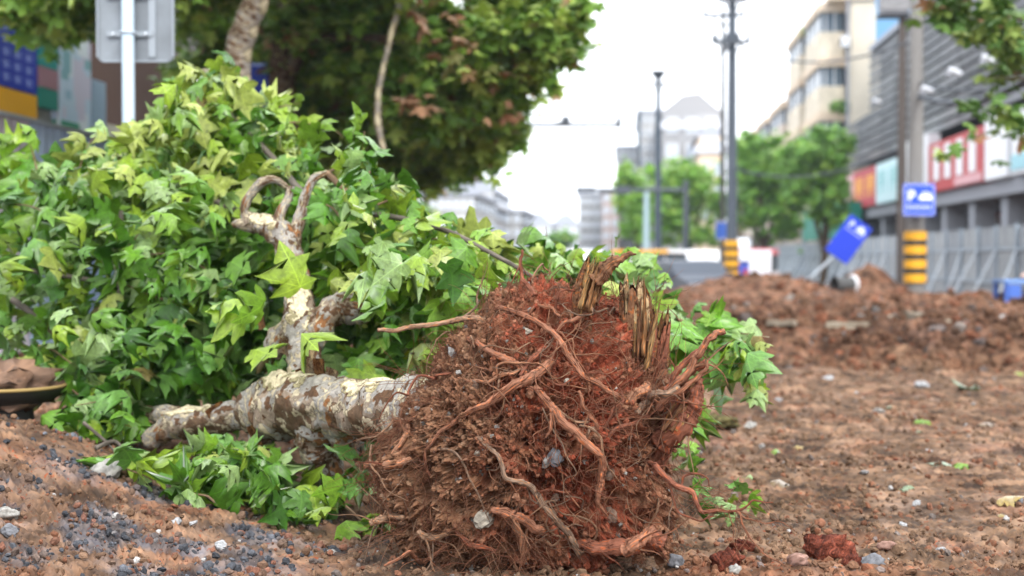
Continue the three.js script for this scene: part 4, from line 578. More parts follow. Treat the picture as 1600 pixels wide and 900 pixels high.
// a root drawn over the ball: photo positions with a lift in metres from the earth, or with a fixed distance
function rootPath(list) { return list.map(([px, py, lift = 0.004, D]) => { if (D) return pt(px, py, D); const [t, f] = baseDir(px, py); return ballPoint(t, f, V(), 0, 1).add(ballN(t, f).multiplyScalar(lift + 0.004)); }); }
function wiggle(points, amp, seed) { const r = rng(seed), out = []; for (let i = 0; i < points.length; i++) { out.push(points[i]); if (i < points.length - 1) { const m = points[i].clone().lerp(points[i + 1], 0.35 + 0.3 * r()); m.add(V(gauss(r), gauss(r), gauss(r)).multiplyScalar(amp)); out.push(m); } } return out; }
const mainRoots = [
  [[[779, 483], [828, 503, 0.012], [864, 532, 0.02], [886, 561, 0.02], [912, 590, 0.014], [951, 608, 0.014], [970, 626, 0.006], [968, 640, -0.01]], [0.008, 0.009, 0.01, 0.0095, 0.009, 0.008], 0],
  [[[730, 527, -0.01], [752, 540, 0.008], [777, 558, 0.012], [799, 565, 0.012], [815, 577, 0.008], [826, 592, -0.01]], [0.008, 0.0095, 0.012, 0.01, 0.009], 0],
  [[[863, 560, 0.0], [835, 590, 0.016], [806, 610, 0.018], [763, 634, 0.016], [720, 655, 0.014], [690, 676, 0.014], [672, 705, 0.014], [664, 728, 0.02]], [0.014, 0.017, 0.015, 0.012, 0.008, 0.006, 0.004, 0.002], 0],
  [[[836, 603, -0.01], [855, 630, 0.01], [879, 658, 0.016], [908, 690, 0.016], [926, 709, 0.016], [937, 745, 0.016], [940, 763, 0.014], [935, 790, 0.014], [952, 812, 0.01]], [0.012, 0.014, 0.014, 0.013, 0.013, 0.014, 0.012, 0.007, 0.003], 0],
  [[[748, 683, 0.01], [781, 712, 0.012], [792, 738, 0.014], [828, 763, 0.014], [861, 807, 0.014], [890, 839, 0.012], [906, 862, 0.006]], [0.006, 0.007, 0.008, 0.01, 0.011, 0.012, 0.014], 4],
  [[[590, 516, 0, 4.66], [615, 517, 0, 4.68], [647, 510, 0, 4.7], [680, 507, 0, 4.7], [712, 500, 0, 4.68], [745, 497, 0, 4.66], [770, 502, 0, 4.66]], [0.007, 0.0075, 0.008, 0.0085, 0.009, 0.01, 0.011], 3],
  [[[905, 856, 0.0], [935, 850, 0.03], [959, 846, 0.04], [990, 840, 0.05], [1018, 838, 0, 4.42], [1038, 850, 0, 4.42]], [0.016, 0.024, 0.027, 0.024, 0.026, 0.03], 2],
  [[[975, 862, 0, 4.34], [990, 850, 0, 4.33], [1010, 838, 0, 4.36], [1020, 826, 0, 4.42]], [0.02, 0.022, 0.018, 0.01], 0],
  [[[1015, 722, 0, 4.5], [1024, 727, 0, 4.42], [1040, 746, 0, 4.38], [1057, 759, 0, 4.36], [1082, 770, 0, 4.34], [1096, 799, 0, 4.33], [1122, 797, 0, 4.31], [1155, 797, 0, 4.3], [1176, 782, 0, 4.3], [1208, 785, 0, 4.3]], [0.008, 0.009, 0.0095, 0.0095, 0.009, 0.007, 0.0055, 0.004, 0.003, 0.0015], 2],
  [[[1120, 797, 0, 4.31], [1155, 800, 0, 4.3], [1172, 840, 0, 4.28], [1197, 868, 0, 4.27], [1230, 886, 0, 4.27]], [0.005, 0.0035, 0.003, 0.0025, 0.0014], 0],
  [[[1150, 797, 0, 4.3], [1175, 812, 0, 4.29], [1197, 818, 0, 4.28], [1222, 816, 0, 4.28], [1242, 829, 0, 4.28]], [0.003, 0.0026, 0.002, 0.0018, 0.001], 0],
  [[[1045, 752, 0, 4.37], [1060, 800, 0, 4.35], [1095, 814, 0, 4.33], [1120, 806, 0, 4.32]], [0.003, 0.003, 0.0028, 0.002], 2],
  [[[1060, 764, 0, 4.37], [1068, 745, 0, 4.38], [1085, 740, 0, 4.38], [1106, 748, 0, 4.37], [1108, 760, 0, 4.37]], [0.004, 0.004, 0.0035, 0.0025, 0.0015], 2],
  [[[1028, 640, 0, 4.5], [1056, 600, 0, 4.46], [1080, 576, 0, 4.44], [1093, 552, 0, 4.43], [1107, 530, 0, 4.42], [1120, 520, 0, 4.42], [1133, 517, 0, 4.42]], [0.012, 0.013, 0.012, 0.0115, 0.0105, 0.01, 0.008], 0],
  [[[1040, 612, 0, 4.5], [1053, 590, 0, 4.5], [1069, 568, 0, 4.5], [1091, 547, 0, 4.5]], [0.012, 0.012, 0.01, 0.007], 2],
  [[[1066, 592, 0, 4.46], [1085, 578, 0, 4.46], [1104, 568, 0, 4.45]], [0.008, 0.01, 0.016], 2],
  [[[1035, 630, 0, 4.44], [1064, 611, 0, 4.42], [1088, 592, 0, 4.41], [1104, 576, 0, 4.41], [1106, 563, 0, 4.41]], [0.008, 0.008, 0.007, 0.006, 0.003], 0],
  [[[1092, 590, 0, 4.56], [1088, 620, 0, 4.55], [1080, 645, 0, 4.55], [1059, 672, 0, 4.55], [1030, 690, 0, 4.6]], [0.01, 0.024, 0.03, 0.036, 0.04], 2],
  [[[816, 390, 0, 4.58], [813, 408, 0, 4.58], [815, 428, 0, 4.58], [824, 445, 0, 4.56], [834, 462, 0, 4.54]], [0.004, 0.0055, 0.006, 0.007, 0.008], 2],
  [[[973, 640, -0.005], [985, 622, 0.014], [1000, 610, 0.018], [1010, 600, 0.01]], [0.012, 0.017, 0.018, 0.013], 1],
  [[[982, 650, 0.01], [990, 640, 0.02], [1005, 625, 0.03], [1020, 616, 0, 4.45], [1042, 616, 0, 4.43], [1062, 604, 0, 4.43]], [0.009, 0.01, 0.011, 0.012, 0.012, 0.01], 4],
  [[[768, 794, 0.01], [790, 790, 0.024], [814, 799, 0.024], [836, 818, 0.012], [850, 830, -0.01]], [0.01, 0.016, 0.017, 0.015, 0.012], 0],
  [[[790, 802, 0.012], [808, 820, 0.026], [822, 834, 0.028], [828, 850, 0.03], [832, 864, 0.03]], [0.01, 0.015, 0.014, 0.013, 0.008], 1],
  [[[712, 830, 0.0], [740, 842, 0.012], [774, 850, 0.01]], [0.007, 0.01, 0.006], 2],
  [[[848, 618, 0.006], [862, 640, 0.014], [863, 660, 0.02], [854, 688, 0.026]], [0.006, 0.007, 0.006, 0.003], 0],
  [[[640, 656, 0.008], [641, 680, 0.016], [636, 700, 0.02], [634, 712, 0.02]], [0.006, 0.01, 0.009, 0.004], 1],
  [[[636, 660, 0.006], [620, 662, 0.02], [598, 674, 0, 4.62], [575, 684, 0, 4.6], [556, 690, 0, 4.6]], [0.006, 0.005, 0.004, 0.003, 0.0012], 3],
  [[[650, 716, 0.006], [625, 722, 0.02], [600, 724, 0, 4.6], [568, 728, 0, 4.58]], [0.012, 0.014, 0.012, 0.008], 1],
  [[[640, 805, 0.01], [625, 795, 0.03], [610, 780, 0, 4.56], [594, 774, 0, 4.56]], [0.009, 0.013, 0.012, 0.009], 3],
  [[[640, 812, 0.012], [614, 810, 0.03], [596, 812, 0, 4.54], [578, 818, 0, 4.54]], [0.012, 0.016, 0.014, 0.01], 3],
  [[[660, 822, 0.01], [672, 832, 0.02], [700, 824, 0.02]], [0.01, 0.013, 0.007], 3],
  [[[876, 500, 0.01], [860, 492, 0.014], [842, 490, 0.014], [824, 498, 0.006]], [0.005, 0.006, 0.005, 0.004], 0],
  [[[930, 490, 0.01], [905, 494, 0.018], [880, 508, 0.018], [866, 530, 0.01]], [0.006, 0.007, 0.006, 0.003], 0],
  [[[846, 545, -0.005], [835, 555, 0.012], [824, 570, 0.012], [812, 590, 0.004]], [0.008, 0.009, 0.008, 0.006], 2],
  [[[812, 580, 0.008], [790, 592, 0.012], [765, 603, 0.014], [742, 604, 0.014], [722, 597, 0.014]], [0.006, 0.006, 0.0055, 0.005, 0.002], 1],
  [[[905, 610, 0.0], [910, 632, 0.014], [922, 655, 0.012], [930, 672, -0.005]], [0.006, 0.007, 0.007, 0.006], 0],
  [[[1000, 650, 0.016], [975, 665, 0.02], [950, 678, 0.016], [932, 700, 0.008]], [0.006, 0.007, 0.006, 0.004], 2],
  [[[690, 640, 0.008], [664, 652, 0.014], [640, 662, 0.014]], [0.004, 0.006, 0.005], 1],
  [[[700, 850, 0.01], [672, 858, 0.03], [640, 862, 0, 4.45], [600, 884, 0, 4.4]], [0.008, 0.007, 0.006, 0.004], 0],
];
const twigR = rng(777);
mainRoots.forEach(([list, rad, mi], i) => {
  const pts = wiggle(rootPath(list), 0.005, 200 + i), curve = new THREE.CatmullRomCurve3(pts, false, 'centripetal'), root = mesh('root', tube(pts, rad, { sides: 9, seg: list.length * 9, lump: 0.5, lumpF: 60, uv: 1, seed: i }), rootMats[mi], tree);
  for (let k = 0, n = 2 + Math.floor(twigR() * 4); k < n; k++) {                        // side roots that fork off it
    const t = 0.1 + 0.85 * twigR(), p = curve.getPoint(t), w = Math.min(0.0045, lerp(rad[0], rad[rad.length - 1], t) * (0.25 + 0.3 * twigR())), q = [p]; let d = curve.getTangent(t).add(V(gauss(twigR), gauss(twigR) - 0.25, gauss(twigR) * 0.6 + 0.15).multiplyScalar(1.3)).normalize(); const len = 0.02 + 0.05 * twigR();
    for (let s = 0; s < 4; s++) { d.add(V(gauss(twigR), gauss(twigR) - 0.15, gauss(twigR)).multiplyScalar(0.5)).normalize(); q.push(q[s].clone().addScaledVector(d, len * (0.5 + 0.6 * twigR()))); }
    mesh('side_root', tube(q, [w, w * 0.8, w * 0.5, w * 0.15], { sides: 5, seg: 16, lump: 0.4, lumpF: 90 }), rootMats[(mi + (twigR() < 0.4 ? 1 : 0)) % 5], root);
  }
});
// torn wood: splinters packed side by side
function splinters(name, base, tip, r0, n, seed, mats, spread = 0.5) {
  const r = rng(seed), axis = tip.clone().sub(base), len = axis.length(), out = mats.map(() => []);
  for (let i = 0; i < n; i++) {
    const off = V(gauss(r), gauss(r) * 0.5, gauss(r)).multiplyScalar(r0 * 0.8), k = 0.55 + 0.5 * r(), b = base.clone().add(off), e = base.clone().addScaledVector(axis, k).add(off.clone().multiplyScalar(1 - spread * r())).add(V(gauss(r), gauss(r), gauss(r)).multiplyScalar(len * 0.05)), w = r0 * (0.35 + 0.45 * r());
    const m = b.clone().lerp(e, 0.5).add(V(gauss(r), 0, gauss(r)).multiplyScalar(len * 0.04)); out[Math.floor(r() * mats.length)].push(tube([b, m, e], [w, w * 0.85, w * 0.12], { sides: 5, seg: 9, lump: 0.9, lumpF: 55, flat: 0.5, seed: i * 3 }));
  }
  out.forEach((g, i) => g.length && mesh(name, mergeGeometries(g), mats[i], tree));
}
splinters('torn_root_stump', pt(920, 482, 4.56), pt(942, 402, 4.54), 0.028, 7, 301, [woodMats[0], woodMats[1], woodMats[2], rootMats[2]], 0.3);
mesh('root', tube(wiggle([pt(930, 440, 4.54), pt(948, 418, 4.53), pt(966, 406, 4.52), pt(982, 398, 4.52), pt(994, 397, 4.52)], 0.004, 9), [0.026, 0.022, 0.014, 0.009, 0.003], { sides: 9, seg: 40, lump: 0.8, lumpF: 50 }), woodMats[2], tree);
splinters('torn_root_stump', pt(994, 560, 4.6), pt(996, 436, 4.58), 0.03, 4, 302, woodMats, 0.4);
splinters('torn_root_stump', pt(1002, 575, 4.62), pt(1024, 470, 4.58), 0.028, 3, 303, [woodMats[1], woodMats[2], rootMats[2], woodMats[0]], 0.4);
splinters('torn_root_stump', pt(1018, 600, 4.64), pt(1044, 490, 4.6), 0.018, 3, 304, [woodMats[2], rootMats[2]], 0.4);
splinters('torn_root_stump', pt(1040, 670, 4.53), pt(1094, 600, 4.55), 0.03, 8, 305, [woodMats[2], rootMats[2], woodMats[0]], 0.3);
splinters('torn_root_stump', pt(790, 466, 4.6), pt(788, 446, 4.6), 0.012, 6, 306, [woodMats[2]], 0.4);
splinters('torn_root_stump', pt(870, 470, 4.56), pt(872, 446, 4.56), 0.008, 5, 307, [rootMats[2]], 0.4);
// a snapped-off root: ridged bark outside, paler torn wood inside, the rim broken unevenly
function brokenStump(base, tip, r0, seed, outer, inner) {
  const axis = tip.clone().sub(base), n1 = V().crossVectors(axis, V(0, 0, 1)).normalize(), n2v = V().crossVectors(axis, n1).normalize(), S = 30, Q = 18;
  const make = (rk, lo, hi, off, hollow) => {
    const pos = [], uv = [], idx = [];
    for (let i = 0; i <= Q; i++) for (let j = 0; j <= S; j++) {
      const a = (j % S) / S * 6.2832, jag = lerp(lo, hi, clamp(0.5 + 0.75 * n2(Math.cos(a) * 1.6 + seed + off, Math.sin(a) * 1.6) + 0.2 * n2(Math.cos(a) * 5 + seed, Math.sin(a) * 5 + off))), t = i === Q ? jag * 0.55 : (i / (Q - 1)) * jag;
      let r = r0 * rk * (1 - 0.25 * t) * (1 + 0.28 * n2(Math.cos(a) * 3 + off, Math.sin(a) * 3 + seed + t * 0.6) + 0.16 * n2(Math.cos(a) * 8 + off + t, Math.sin(a) * 8 + seed)); if (i === Q - 1) r *= 0.9; if (i === Q) r *= hollow;
      const bend = 0.02 * Math.sin(t * 2.5 + seed), p = base.clone().addScaledVector(axis, t).addScaledVector(n1, Math.cos(a) * r + bend).addScaledVector(n2v, Math.sin(a) * r * 0.75); pos.push(p.x, p.y, p.z); uv.push(j / S * 1.4, t * 1.3);
    }
    for (let i = 0; i < Q; i++) for (let j = 0; j < S; j++) { const a = i * (S + 1) + j, b = a + 1, c = a + S + 1; idx.push(a, b, c, b, c + 1, c); }
    const g = new THREE.BufferGeometry(); g.setAttribute('position', new THREE.Float32BufferAttribute(pos, 3)); g.setAttribute('uv', new THREE.Float32BufferAttribute(uv, 2)); g.setIndex(idx); g.computeVertexNormals(); return g;
  };
  const s = mesh('torn_root_stump', make(1, 0.62, 0.98, 0, 0.7), outer, tree); mesh('torn_wood', make(0.86, 0.66, 1.06, 4, 0.2), inner, s);
}
brokenStump(pt(908, 525, 4.64), pt(934, 408, 4.55), 0.036, 3, woodMats[2], woodMats[0]);
brokenStump(pt(984, 610, 4.68), pt(1000, 438, 4.58), 0.058, 8, woodMats[2], woodMats[3]);
brokenStump(pt(998, 640, 4.7), pt(1038, 480, 4.62), 0.05, 14, rootMats[2], woodMats[1]);
brokenStump(pt(1000, 740, 4.7), pt(1096, 588, 4.56), 0.045, 21, rootMats[2], woodMats[1]);
// thinner roots wandering over the earth, the 200 largest singly and the hair roots as one mass
function wander(r, th, phi, n, step, lift0, free) {
  const pts = []; let dir = r() * Math.PI * 2, lift = 0.001; const p = V();
  for (let i = 0; i < n; i++) {
    ballPoint(th, phi, p, 0, free < 1 ? 1 : 0); const q = p.clone().add(ballN(th, phi).multiplyScalar(lift)); if (i > n * 0.6) q.y -= free * (i / n - 0.6) * 0.12; pts.push(q);
    dir += gauss(r) * 0.9; lift = Math.max(0.001, lift + gauss(r) * lift0); if (r() < free * 0.25) lift += step * 1.2;
    th += Math.cos(dir) * step / (0.45 * Math.max(0.2, Math.sin(phi))); phi = clamp(phi + Math.sin(dir) * step / 0.45, 0.05, 1.75);
  }
  return pts;
}
{
  const r = rng(401);
  for (let i = 0; i < 290; i++) { const th = r() * 6.283 - 3.14, phi = Math.acos(1 - 1.05 * r()), n = 5 + Math.floor(r() * 6), w = 0.0012 + 0.0038 * Math.pow(r(), 2.4), pts = wander(r, th, phi, n, 0.02 + 0.022 * r(), 0.008, 0.6); if (pts.some((p) => p.y < 0.01) || (pts[0].x < BC.x - 0.08 && r() < 0.6)) continue; mesh('root', tube(pts, [w, w, w * 0.85, w * 0.6, w * 0.25], { sides: 6, seg: n * 4, lump: 0.35, lumpF: 90, seed: i }), rootMats[Math.floor(r() * 5)], tree); }
  const fine = [[], [], []];
  for (let i = 0; i < 1700; i++) { const edge = r() < 0.35, th = r() * 6.283 - 3.14, phi = edge ? 1.2 + 0.5 * r() : Math.acos(1 - 1.05 * r()), n = 4 + Math.floor(r() * 5), w = 0.0006 + 0.0009 * r(), pts = wander(r, th, phi, n, 0.012 + 0.016 * r(), 0.009, edge ? 1.3 : 0.9); fine[Math.floor(r() * 3)].push(tube(pts, [w, w * 0.9, w * 0.4], { sides: 3, seg: n * 2 })); }
  // bundles of hair roots hanging off the sides and the long roots
  const tuft = (px, py, D, dx, dy, n, len, s) => { for (let i = 0; i < n * 0.6; i++) { const a = pt(px + gauss(r) * s, py + gauss(r) * s, D), pts = [a]; let d = V(dx + gauss(r) * 0.7, dy + gauss(r) * 0.7, gauss(r) * 0.6).normalize(); for (let k = 0; k < 5; k++) { d.add(V(gauss(r), gauss(r), gauss(r)).multiplyScalar(0.45)).normalize(); pts.push(pts[k].clone().addScaledVector(d, len * (0.1 + 0.25 * r()))); } fine[Math.floor(r() * 3)].push(tube(pts, [0.001, 0.0008, 0.0003], { sides: 3, seg: 10 })); } };
  tuft(640, 590, 4.62, -1, 0.1, 16, 0.16, 16); tuft(615, 670, 4.6, -1, -0.4, 26, 0.22, 16); tuft(600, 740, 4.56, -1, -0.3, 22, 0.16, 18); tuft(620, 830, 4.5, -1, 0, 22, 0.18, 16); tuft(760, 470, 4.6, -0.3, 1, 14, 0.12, 20); tuft(860, 465, 4.56, 0.2, 1, 18, 0.1, 26); tuft(960, 480, 4.56, 0, 1, 22, 0.14, 26); tuft(1020, 480, 4.57, 0.6, 0.8, 20, 0.14, 18); tuft(1060, 590, 4.46, 0.8, 0.5, 26, 0.16, 18); tuft(1085, 640, 4.5, 1, -0.2, 14, 0.14, 12); tuft(1080, 775, 4.35, 1, -0.2, 34, 0.14, 20); tuft(1150, 798, 4.3, 0.6, -0.8, 20, 0.1, 18); tuft(850, 870, 4.38, -0.3, -0.1, 60, 0.16, 46); tuft(740, 860, 4.4, -0.6, 0.1, 40, 0.18, 36); tuft(950, 640, 4.36, 0.2, -0.4, 46, 0.12, 40); tuft(1000, 610, 4.4, 0.3, 0.1, 40, 0.12, 26); tuft(800, 830, 4.36, 0.5, -0.4, 40, 0.14, 30); tuft(940, 790, 4.37, 0, -1, 16, 0.1, 10); tuft(666, 725, 4.42, -0.3, -1, 20, 0.08, 6);
  fine.forEach((g, i) => { const o = mesh('hair_roots', mergeGeometries(g), rootMats[[0, 1, 2][i]], tree); o.userData.kind = 'stuff'; });
}
// trunk and boughs
const Lp = (a) => a.map((q) => pt(...q));
mesh('trunk', tube(Lp([[700, 648, 4.85], [640, 643, 4.98], [590, 640, 5.15], [540, 636, 5.3], [490, 630, 5.46], [440, 634, 5.62], [402, 646, 5.72]]), [0.15, 0.118, 0.11, 0.105, 0.112, 0.138, 0.11], { sides: 40, seg: 130, lump: 0.24, lumpF: 9, uv: 1 }), bark, tree);
const bough = (list, rad, o = {}) => mesh('bough', tube(Lp(list), rad, { sides: 20, seg: list.length * 12, lump: 0.34, lumpF: 11, ...o }), bark, tree);
bough([[430, 650, 5.66], [380, 648, 5.72], [330, 656, 5.78], [280, 662, 5.85], [230, 690, 5.9]], [0.09, 0.062, 0.058, 0.064, 0.038]);
bough([[290, 660, 5.84], [262, 650, 5.92], [236, 648, 6.0]], [0.05, 0.045, 0.03]);
bough([[478, 625, 5.5], [476, 570, 5.62], [470, 520, 5.72], [466, 460, 5.85], [456, 410, 5.95], [444, 372, 6.02], [418, 354, 6.08], [388, 346, 6.12]], [0.075, 0.068, 0.078, 0.056, 0.056, 0.062, 0.055, 0.04]);
bough([[392, 350, 6.1], [382, 330, 6.1], [392, 304, 6.1], [410, 284, 6.1], [428, 281, 6.12], [448, 292, 6.15]], [0.04, 0.02, 0.021, 0.024, 0.018, 0.014]);
bough([[398, 352, 6.1], [372, 350, 6.1], [364, 352, 6.1]], [0.04, 0.022, 0.012]);
bough([[438, 366, 6.02], [436, 338, 6.05], [450, 312, 6.1], [454, 292, 6.12]], [0.034, 0.024, 0.019, 0.018]);
bough([[452, 380, 6.0], [466, 350, 6.05], [476, 310, 6.12], [490, 280, 6.18], [510, 270, 6.25]], [0.04, 0.028, 0.021, 0.018, 0.014]);
bough([[480, 530, 5.7], [510, 496, 5.75], [534, 480, 5.78], [556, 486, 5.78], [578, 492, 5.8]], [0.07, 0.06, 0.066, 0.055, 0.04]);
bough([[468, 520, 5.74], [440, 530, 5.74], [424, 556, 5.72]], [0.08, 0.06, 0.035]);
bough([[420, 655, 5.66], [408, 680, 5.66], [404, 705, 5.66]], [0.07, 0.05, 0.035]);
bough([[500, 650, 5.45], [500, 700, 5.5], [520, 760, 5.5]], [0.1, 0.09, 0.06]);
bough([[530, 650, 5.36], [545, 690, 5.4], [560, 720, 5.4]], [0.08, 0.06, 0.03]);
// loose bark flakes standing off the trunk
{ const fl = new THREE.PlaneGeometry(1, 1, 4, 4), p = fl.attributes.position; for (let i = 0; i < p.count; i++) p.setZ(i, 0.25 * (p.getX(i) ** 2) * 2 + 0.06 * n2(p.getX(i) * 4, p.getY(i) * 4)); fl.computeVertexNormals(); const solid = merged([fl, fl.clone().translate(0, 0, 0.03)]), m = [std([0.42, 0.36, 0.3], 0.9, { map: barkMap, side: THREE.DoubleSide }), std([0.3, 0.17, 0.09], 0.9, { map: barkMap, side: THREE.DoubleSide })]; [[482, 570, 5.5, 0.06, 0.12], [500, 575, 5.48, 0.05, 0.08], [520, 585, 5.38, 0.06, 0.05], [470, 585, 5.5, 0.05, 0.05], [402, 640, 5.6, 0.05, 0.09], [410, 500, 5.66, 0.04, 0.08], [446, 540, 5.64, 0.05, 0.07], [398, 680, 5.58, 0.03, 0.09], [470, 690, 5.4, 0.05, 0.06], [336, 640, 5.72, 0.08, 0.04]].forEach(([x, y, D, w, h], i) => { const o = mesh('bark_flake', solid, m[i % 2], tree, pt(x, y, D)); o.scale.set(w, h, 0.05); o.rotation.set(0.3 * Math.sin(i), 0.8 * Math.cos(i * 2), 0.5 * Math.sin(i * 3)); }); }
// twigs
const twigMat = std([0.2, 0.17, 0.14], 0.85, { map: grainMap }), twigBrown = std([0.34, 0.22, 0.14], 0.85, { map: grainMap });
const twigs = [[[[510, 270, 6.25], [548, 308, 6.2], [576, 346, 6.1], [610, 380, 6.0]], 0.016], [[[540, 332, 6.3], [620, 340, 6.0], [700, 362, 5.8], [760, 392, 5.6], [820, 425, 5.5], [890, 470, 5.4]], 0.014], [[[20, 468, 6.6], [80, 510, 6.5], [140, 548, 6.4], [190, 585, 6.3], [216, 612, 6.2], [205, 650, 6.1]], 0.017], [[[60, 500, 6.6], [110, 545, 6.5], [160, 575, 6.4]], 0.009], [[[190, 330, 6.5], [186, 420, 6.4], [188, 500, 6.35], [205, 570, 6.3], [218, 590, 6.2]], 0.012], [[[40, 422, 6.7], [120, 434, 6.6], [190, 446, 6.4], [250, 452, 6.4], [350, 460, 6.3]], 0.013], [[[225, 345, 6.6], [270, 376, 6.5]], 0.008], [[[150, 700, 5.5], [180, 690, 5.6], [200, 720, 5.5]], 0.01], [[[130, 660, 5.6], [165, 690, 5.6], [185, 712, 5.55]], 0.008], [[[500, 275, 6.3], [560, 255, 6.5], [600, 300, 6.4]], 0.008], [[[470, 300, 6.3], [420, 240, 6.8], [360, 180, 7.2], [320, 130, 7.3]], 0.018], [[[400, 340, 6.3], [300, 300, 6.8], [200, 260, 7.2], [100, 240, 7.4]], 0.018], [[[890, 440, 6.3], [960, 460, 6.2], [1060, 500, 6.1], [1150, 530, 6.0], [1180, 580, 5.9]], 0.01], [[[620, 500, 5.9], [760, 470, 6.1], [900, 430, 6.3], [1000, 440, 6.3]], 0.014], [[[1000, 590, 6.0], [1060, 560, 6.0], [1120, 510, 6.0]], 0.008]];
twigs.forEach(([l, w], i) => mesh('twig', tube(Lp(l), [w, w * 0.8, w * 0.4], { sides: 7, seg: l.length * 6, lump: 0.25, lumpF: 20 }), i % 3 ? twigMat : twigBrown, tree));
// leaves
const leafGeos = [[0.4, 0.3, 1], [0.8, 0.1, 2], [0.2, 0.6, 3], [1.5, 0.35, 4], [-0.5, 0.5, 5], [0.6, 0.7, 6], [2.2, 0.2, 7], [0.1, 0.2, 8]].map((a) => leafGeo(...a));
const leafGloss = leafMat([1, 1, 1], 0.33); const leafTones = [[0.14, 0.36, 0.03], [0.2, 0.44, 0.04], [0.28, 0.52, 0.045], [0.4, 0.6, 0.05], [0.54, 0.64, 0.15], [0.08, 0.24, 0.025], [0.42, 0.62, 0.24], [0.22, 0.48, 0.1], [0.34, 0.26, 0.09]];  // the pale mint tone has sky highlights put into the leaf colour
const leafMats = leafTones.map((c, i) => leafMat(c, [0.42, 0.46, 0.5, 0.55, 0.55, 0.45, 0.38, 0.4, 0.7][i]));
{
  const r = rng(501), all = [];   // [px, py, D, rx, ry, rz, count, tone weights, size]
  const norm = [2.5, 4, 4, 2, 1, 1.5, 3.5, 3, 0.1], yel = [0.4, 1, 2.5, 5, 5, 0.2, 2, 0.6, 0.15], deep = [4, 2.5, 1, 0.3, 0, 3, 1.5, 3, 0.2], big = [1, 2.5, 4, 5, 2, 0.6, 2, 1, 0.05];
  const heaps = [
    [70, 300, 7.2, 80, 55, 0.4, 130, norm, 0.17], [120, 260, 7.4, 60, 30, 0.3, 40, norm, 0.17], [60, 400, 7, 90, 60, 0.4, 130, norm, 0.17], [180, 350, 7, 100, 80, 0.5, 190, norm, 0.17], [240, 250, 7.3, 90, 50, 0.4, 120, yel, 0.17],
    [330, 190, 7.3, 78, 66, 0.4, 190, yel, 0.18], [330, 135, 7.3, 46, 24, 0.2, 40, yel, 0.18], [260, 200, 7.3, 50, 40, 0.3, 60, yel, 0.18], [450, 240, 7.1, 26, 40, 0.2, 34, yel, 0.17], [420, 210, 7.2, 42, 46, 0.3, 60, yel, 0.18], [290, 290, 7, 140, 60, 0.5, 200, yel, 0.17], [430, 260, 6.9, 50, 40, 0.3, 60, norm, 0.17], [290, 400, 6.8, 120, 90, 0.5, 240, norm, 0.17], [390, 400, 6.6, 70, 70, 0.4, 90, norm, 0.17],
    [100, 480, 6.8, 110, 50, 0.4, 110, norm, 0.16], [300, 510, 6.6, 150, 70, 0.5, 280, deep, 0.17], [150, 560, 6.7, 110, 40, 0.3, 130, norm, 0.16], [290, 590, 6.5, 110, 50, 0.4, 170, deep, 0.17], [150, 650, 6.1, 80, 18, 0.2, 60, norm, 0.14], [410, 520, 6.3, 60, 70, 0.3, 80, deep, 0.17],
    [560, 300, 6.3, 50, 36, 0.3, 50, norm, 0.16], [560, 252, 6.3, 14, 24, 0.15, 12, norm, 0.15], [620, 305, 6.3, 26, 12, 0.15, 9, norm, 0.17], [560, 390, 6.2, 80, 70, 0.4, 150, big, 0.18], [650, 400, 6.0, 70, 56, 0.4, 110, big, 0.19], [560, 510, 6.1, 70, 70, 0.4, 120, deep, 0.17], [640, 490, 5.9, 90, 50, 0.3, 90, big, 0.19], [730, 430, 5.95, 60, 50, 0.3, 60, big, 0.19], [600, 570, 5.9, 60, 30, 0.3, 40, norm, 0.17],
    [870, 415, 6.5, 60, 38, 0.3, 52, norm, 0.17], [800, 440, 6.4, 50, 30, 0.3, 34, norm, 0.17], [950, 420, 6.4, 60, 34, 0.3, 44, norm, 0.16], [1000, 480, 6.3, 60, 50, 0.3, 60, norm, 0.17], [1070, 530, 6.2, 56, 44, 0.3, 60, norm, 0.17], [1140, 530, 6.0, 42, 24, 0.25, 34, norm, 0.16], [1170, 560, 5.9, 14, 26, 0.15, 12, yel, 0.15], [1182, 600, 5.9, 6, 14, 0.1, 4, yel, 0.13], [1070, 620, 5.9, 40, 50, 0.3, 34, norm, 0.16],
    [300, 735, 5.3, 40, 24, 0.15, 12, norm, 0.17], [215, 715, 5.45, 36, 12, 0.15, 10, big, 0.16], [400, 720, 5.45, 70, 36, 0.2, 48, norm, 0.16], [400, 760, 5.3, 60, 22, 0.15, 22, norm, 0.16], [480, 770, 5.25, 60, 20, 0.15, 22, norm, 0.16], [540, 740, 5.25, 44, 26, 0.15, 24, norm, 0.15], [330, 700, 5.6, 60, 24, 0.2, 30, norm, 0.16], [560, 700, 5.5, 40, 40, 0.2, 26, deep, 0.16], [1075, 690, 5.5, 22, 26, 0.12, 7, big, 0.12], [1120, 770, 5.3, 46, 10, 0.1, 10, norm, 0.1], [450, 800, 5.2, 26, 6, 0.1, 3, norm, 0.16],
  ];
  const pick = (w) => { let t = r() * w.reduce((a, b) => a + b, 0); for (let i = 0; i < w.length; i++) { if (t < w[i]) return i; t -= w[i]; } return 0; };
  const add = (p, tone, size, face) => { p.y = Math.max(p.y, macroH(p.x, p.z) + 0.035 + 0.04 * r()); all.push({ p, tone, size, face, v: Math.floor(r() * 8), q: (() => { const up = V(gauss(r) * 1.2, 0.55 + gauss(r) * 0.9, 0.3 + gauss(r) * 1.1).normalize(), tip = V(gauss(r), -0.5 + gauss(r) * 0.8, 0.25 + gauss(r) * 0.6); tip.sub(up.clone().multiplyScalar(tip.dot(up))).normalize(); return new THREE.Quaternion().setFromRotationMatrix(new THREE.Matrix4().makeBasis(tip.clone().cross(up).normalize(), tip, up)); })() }); };
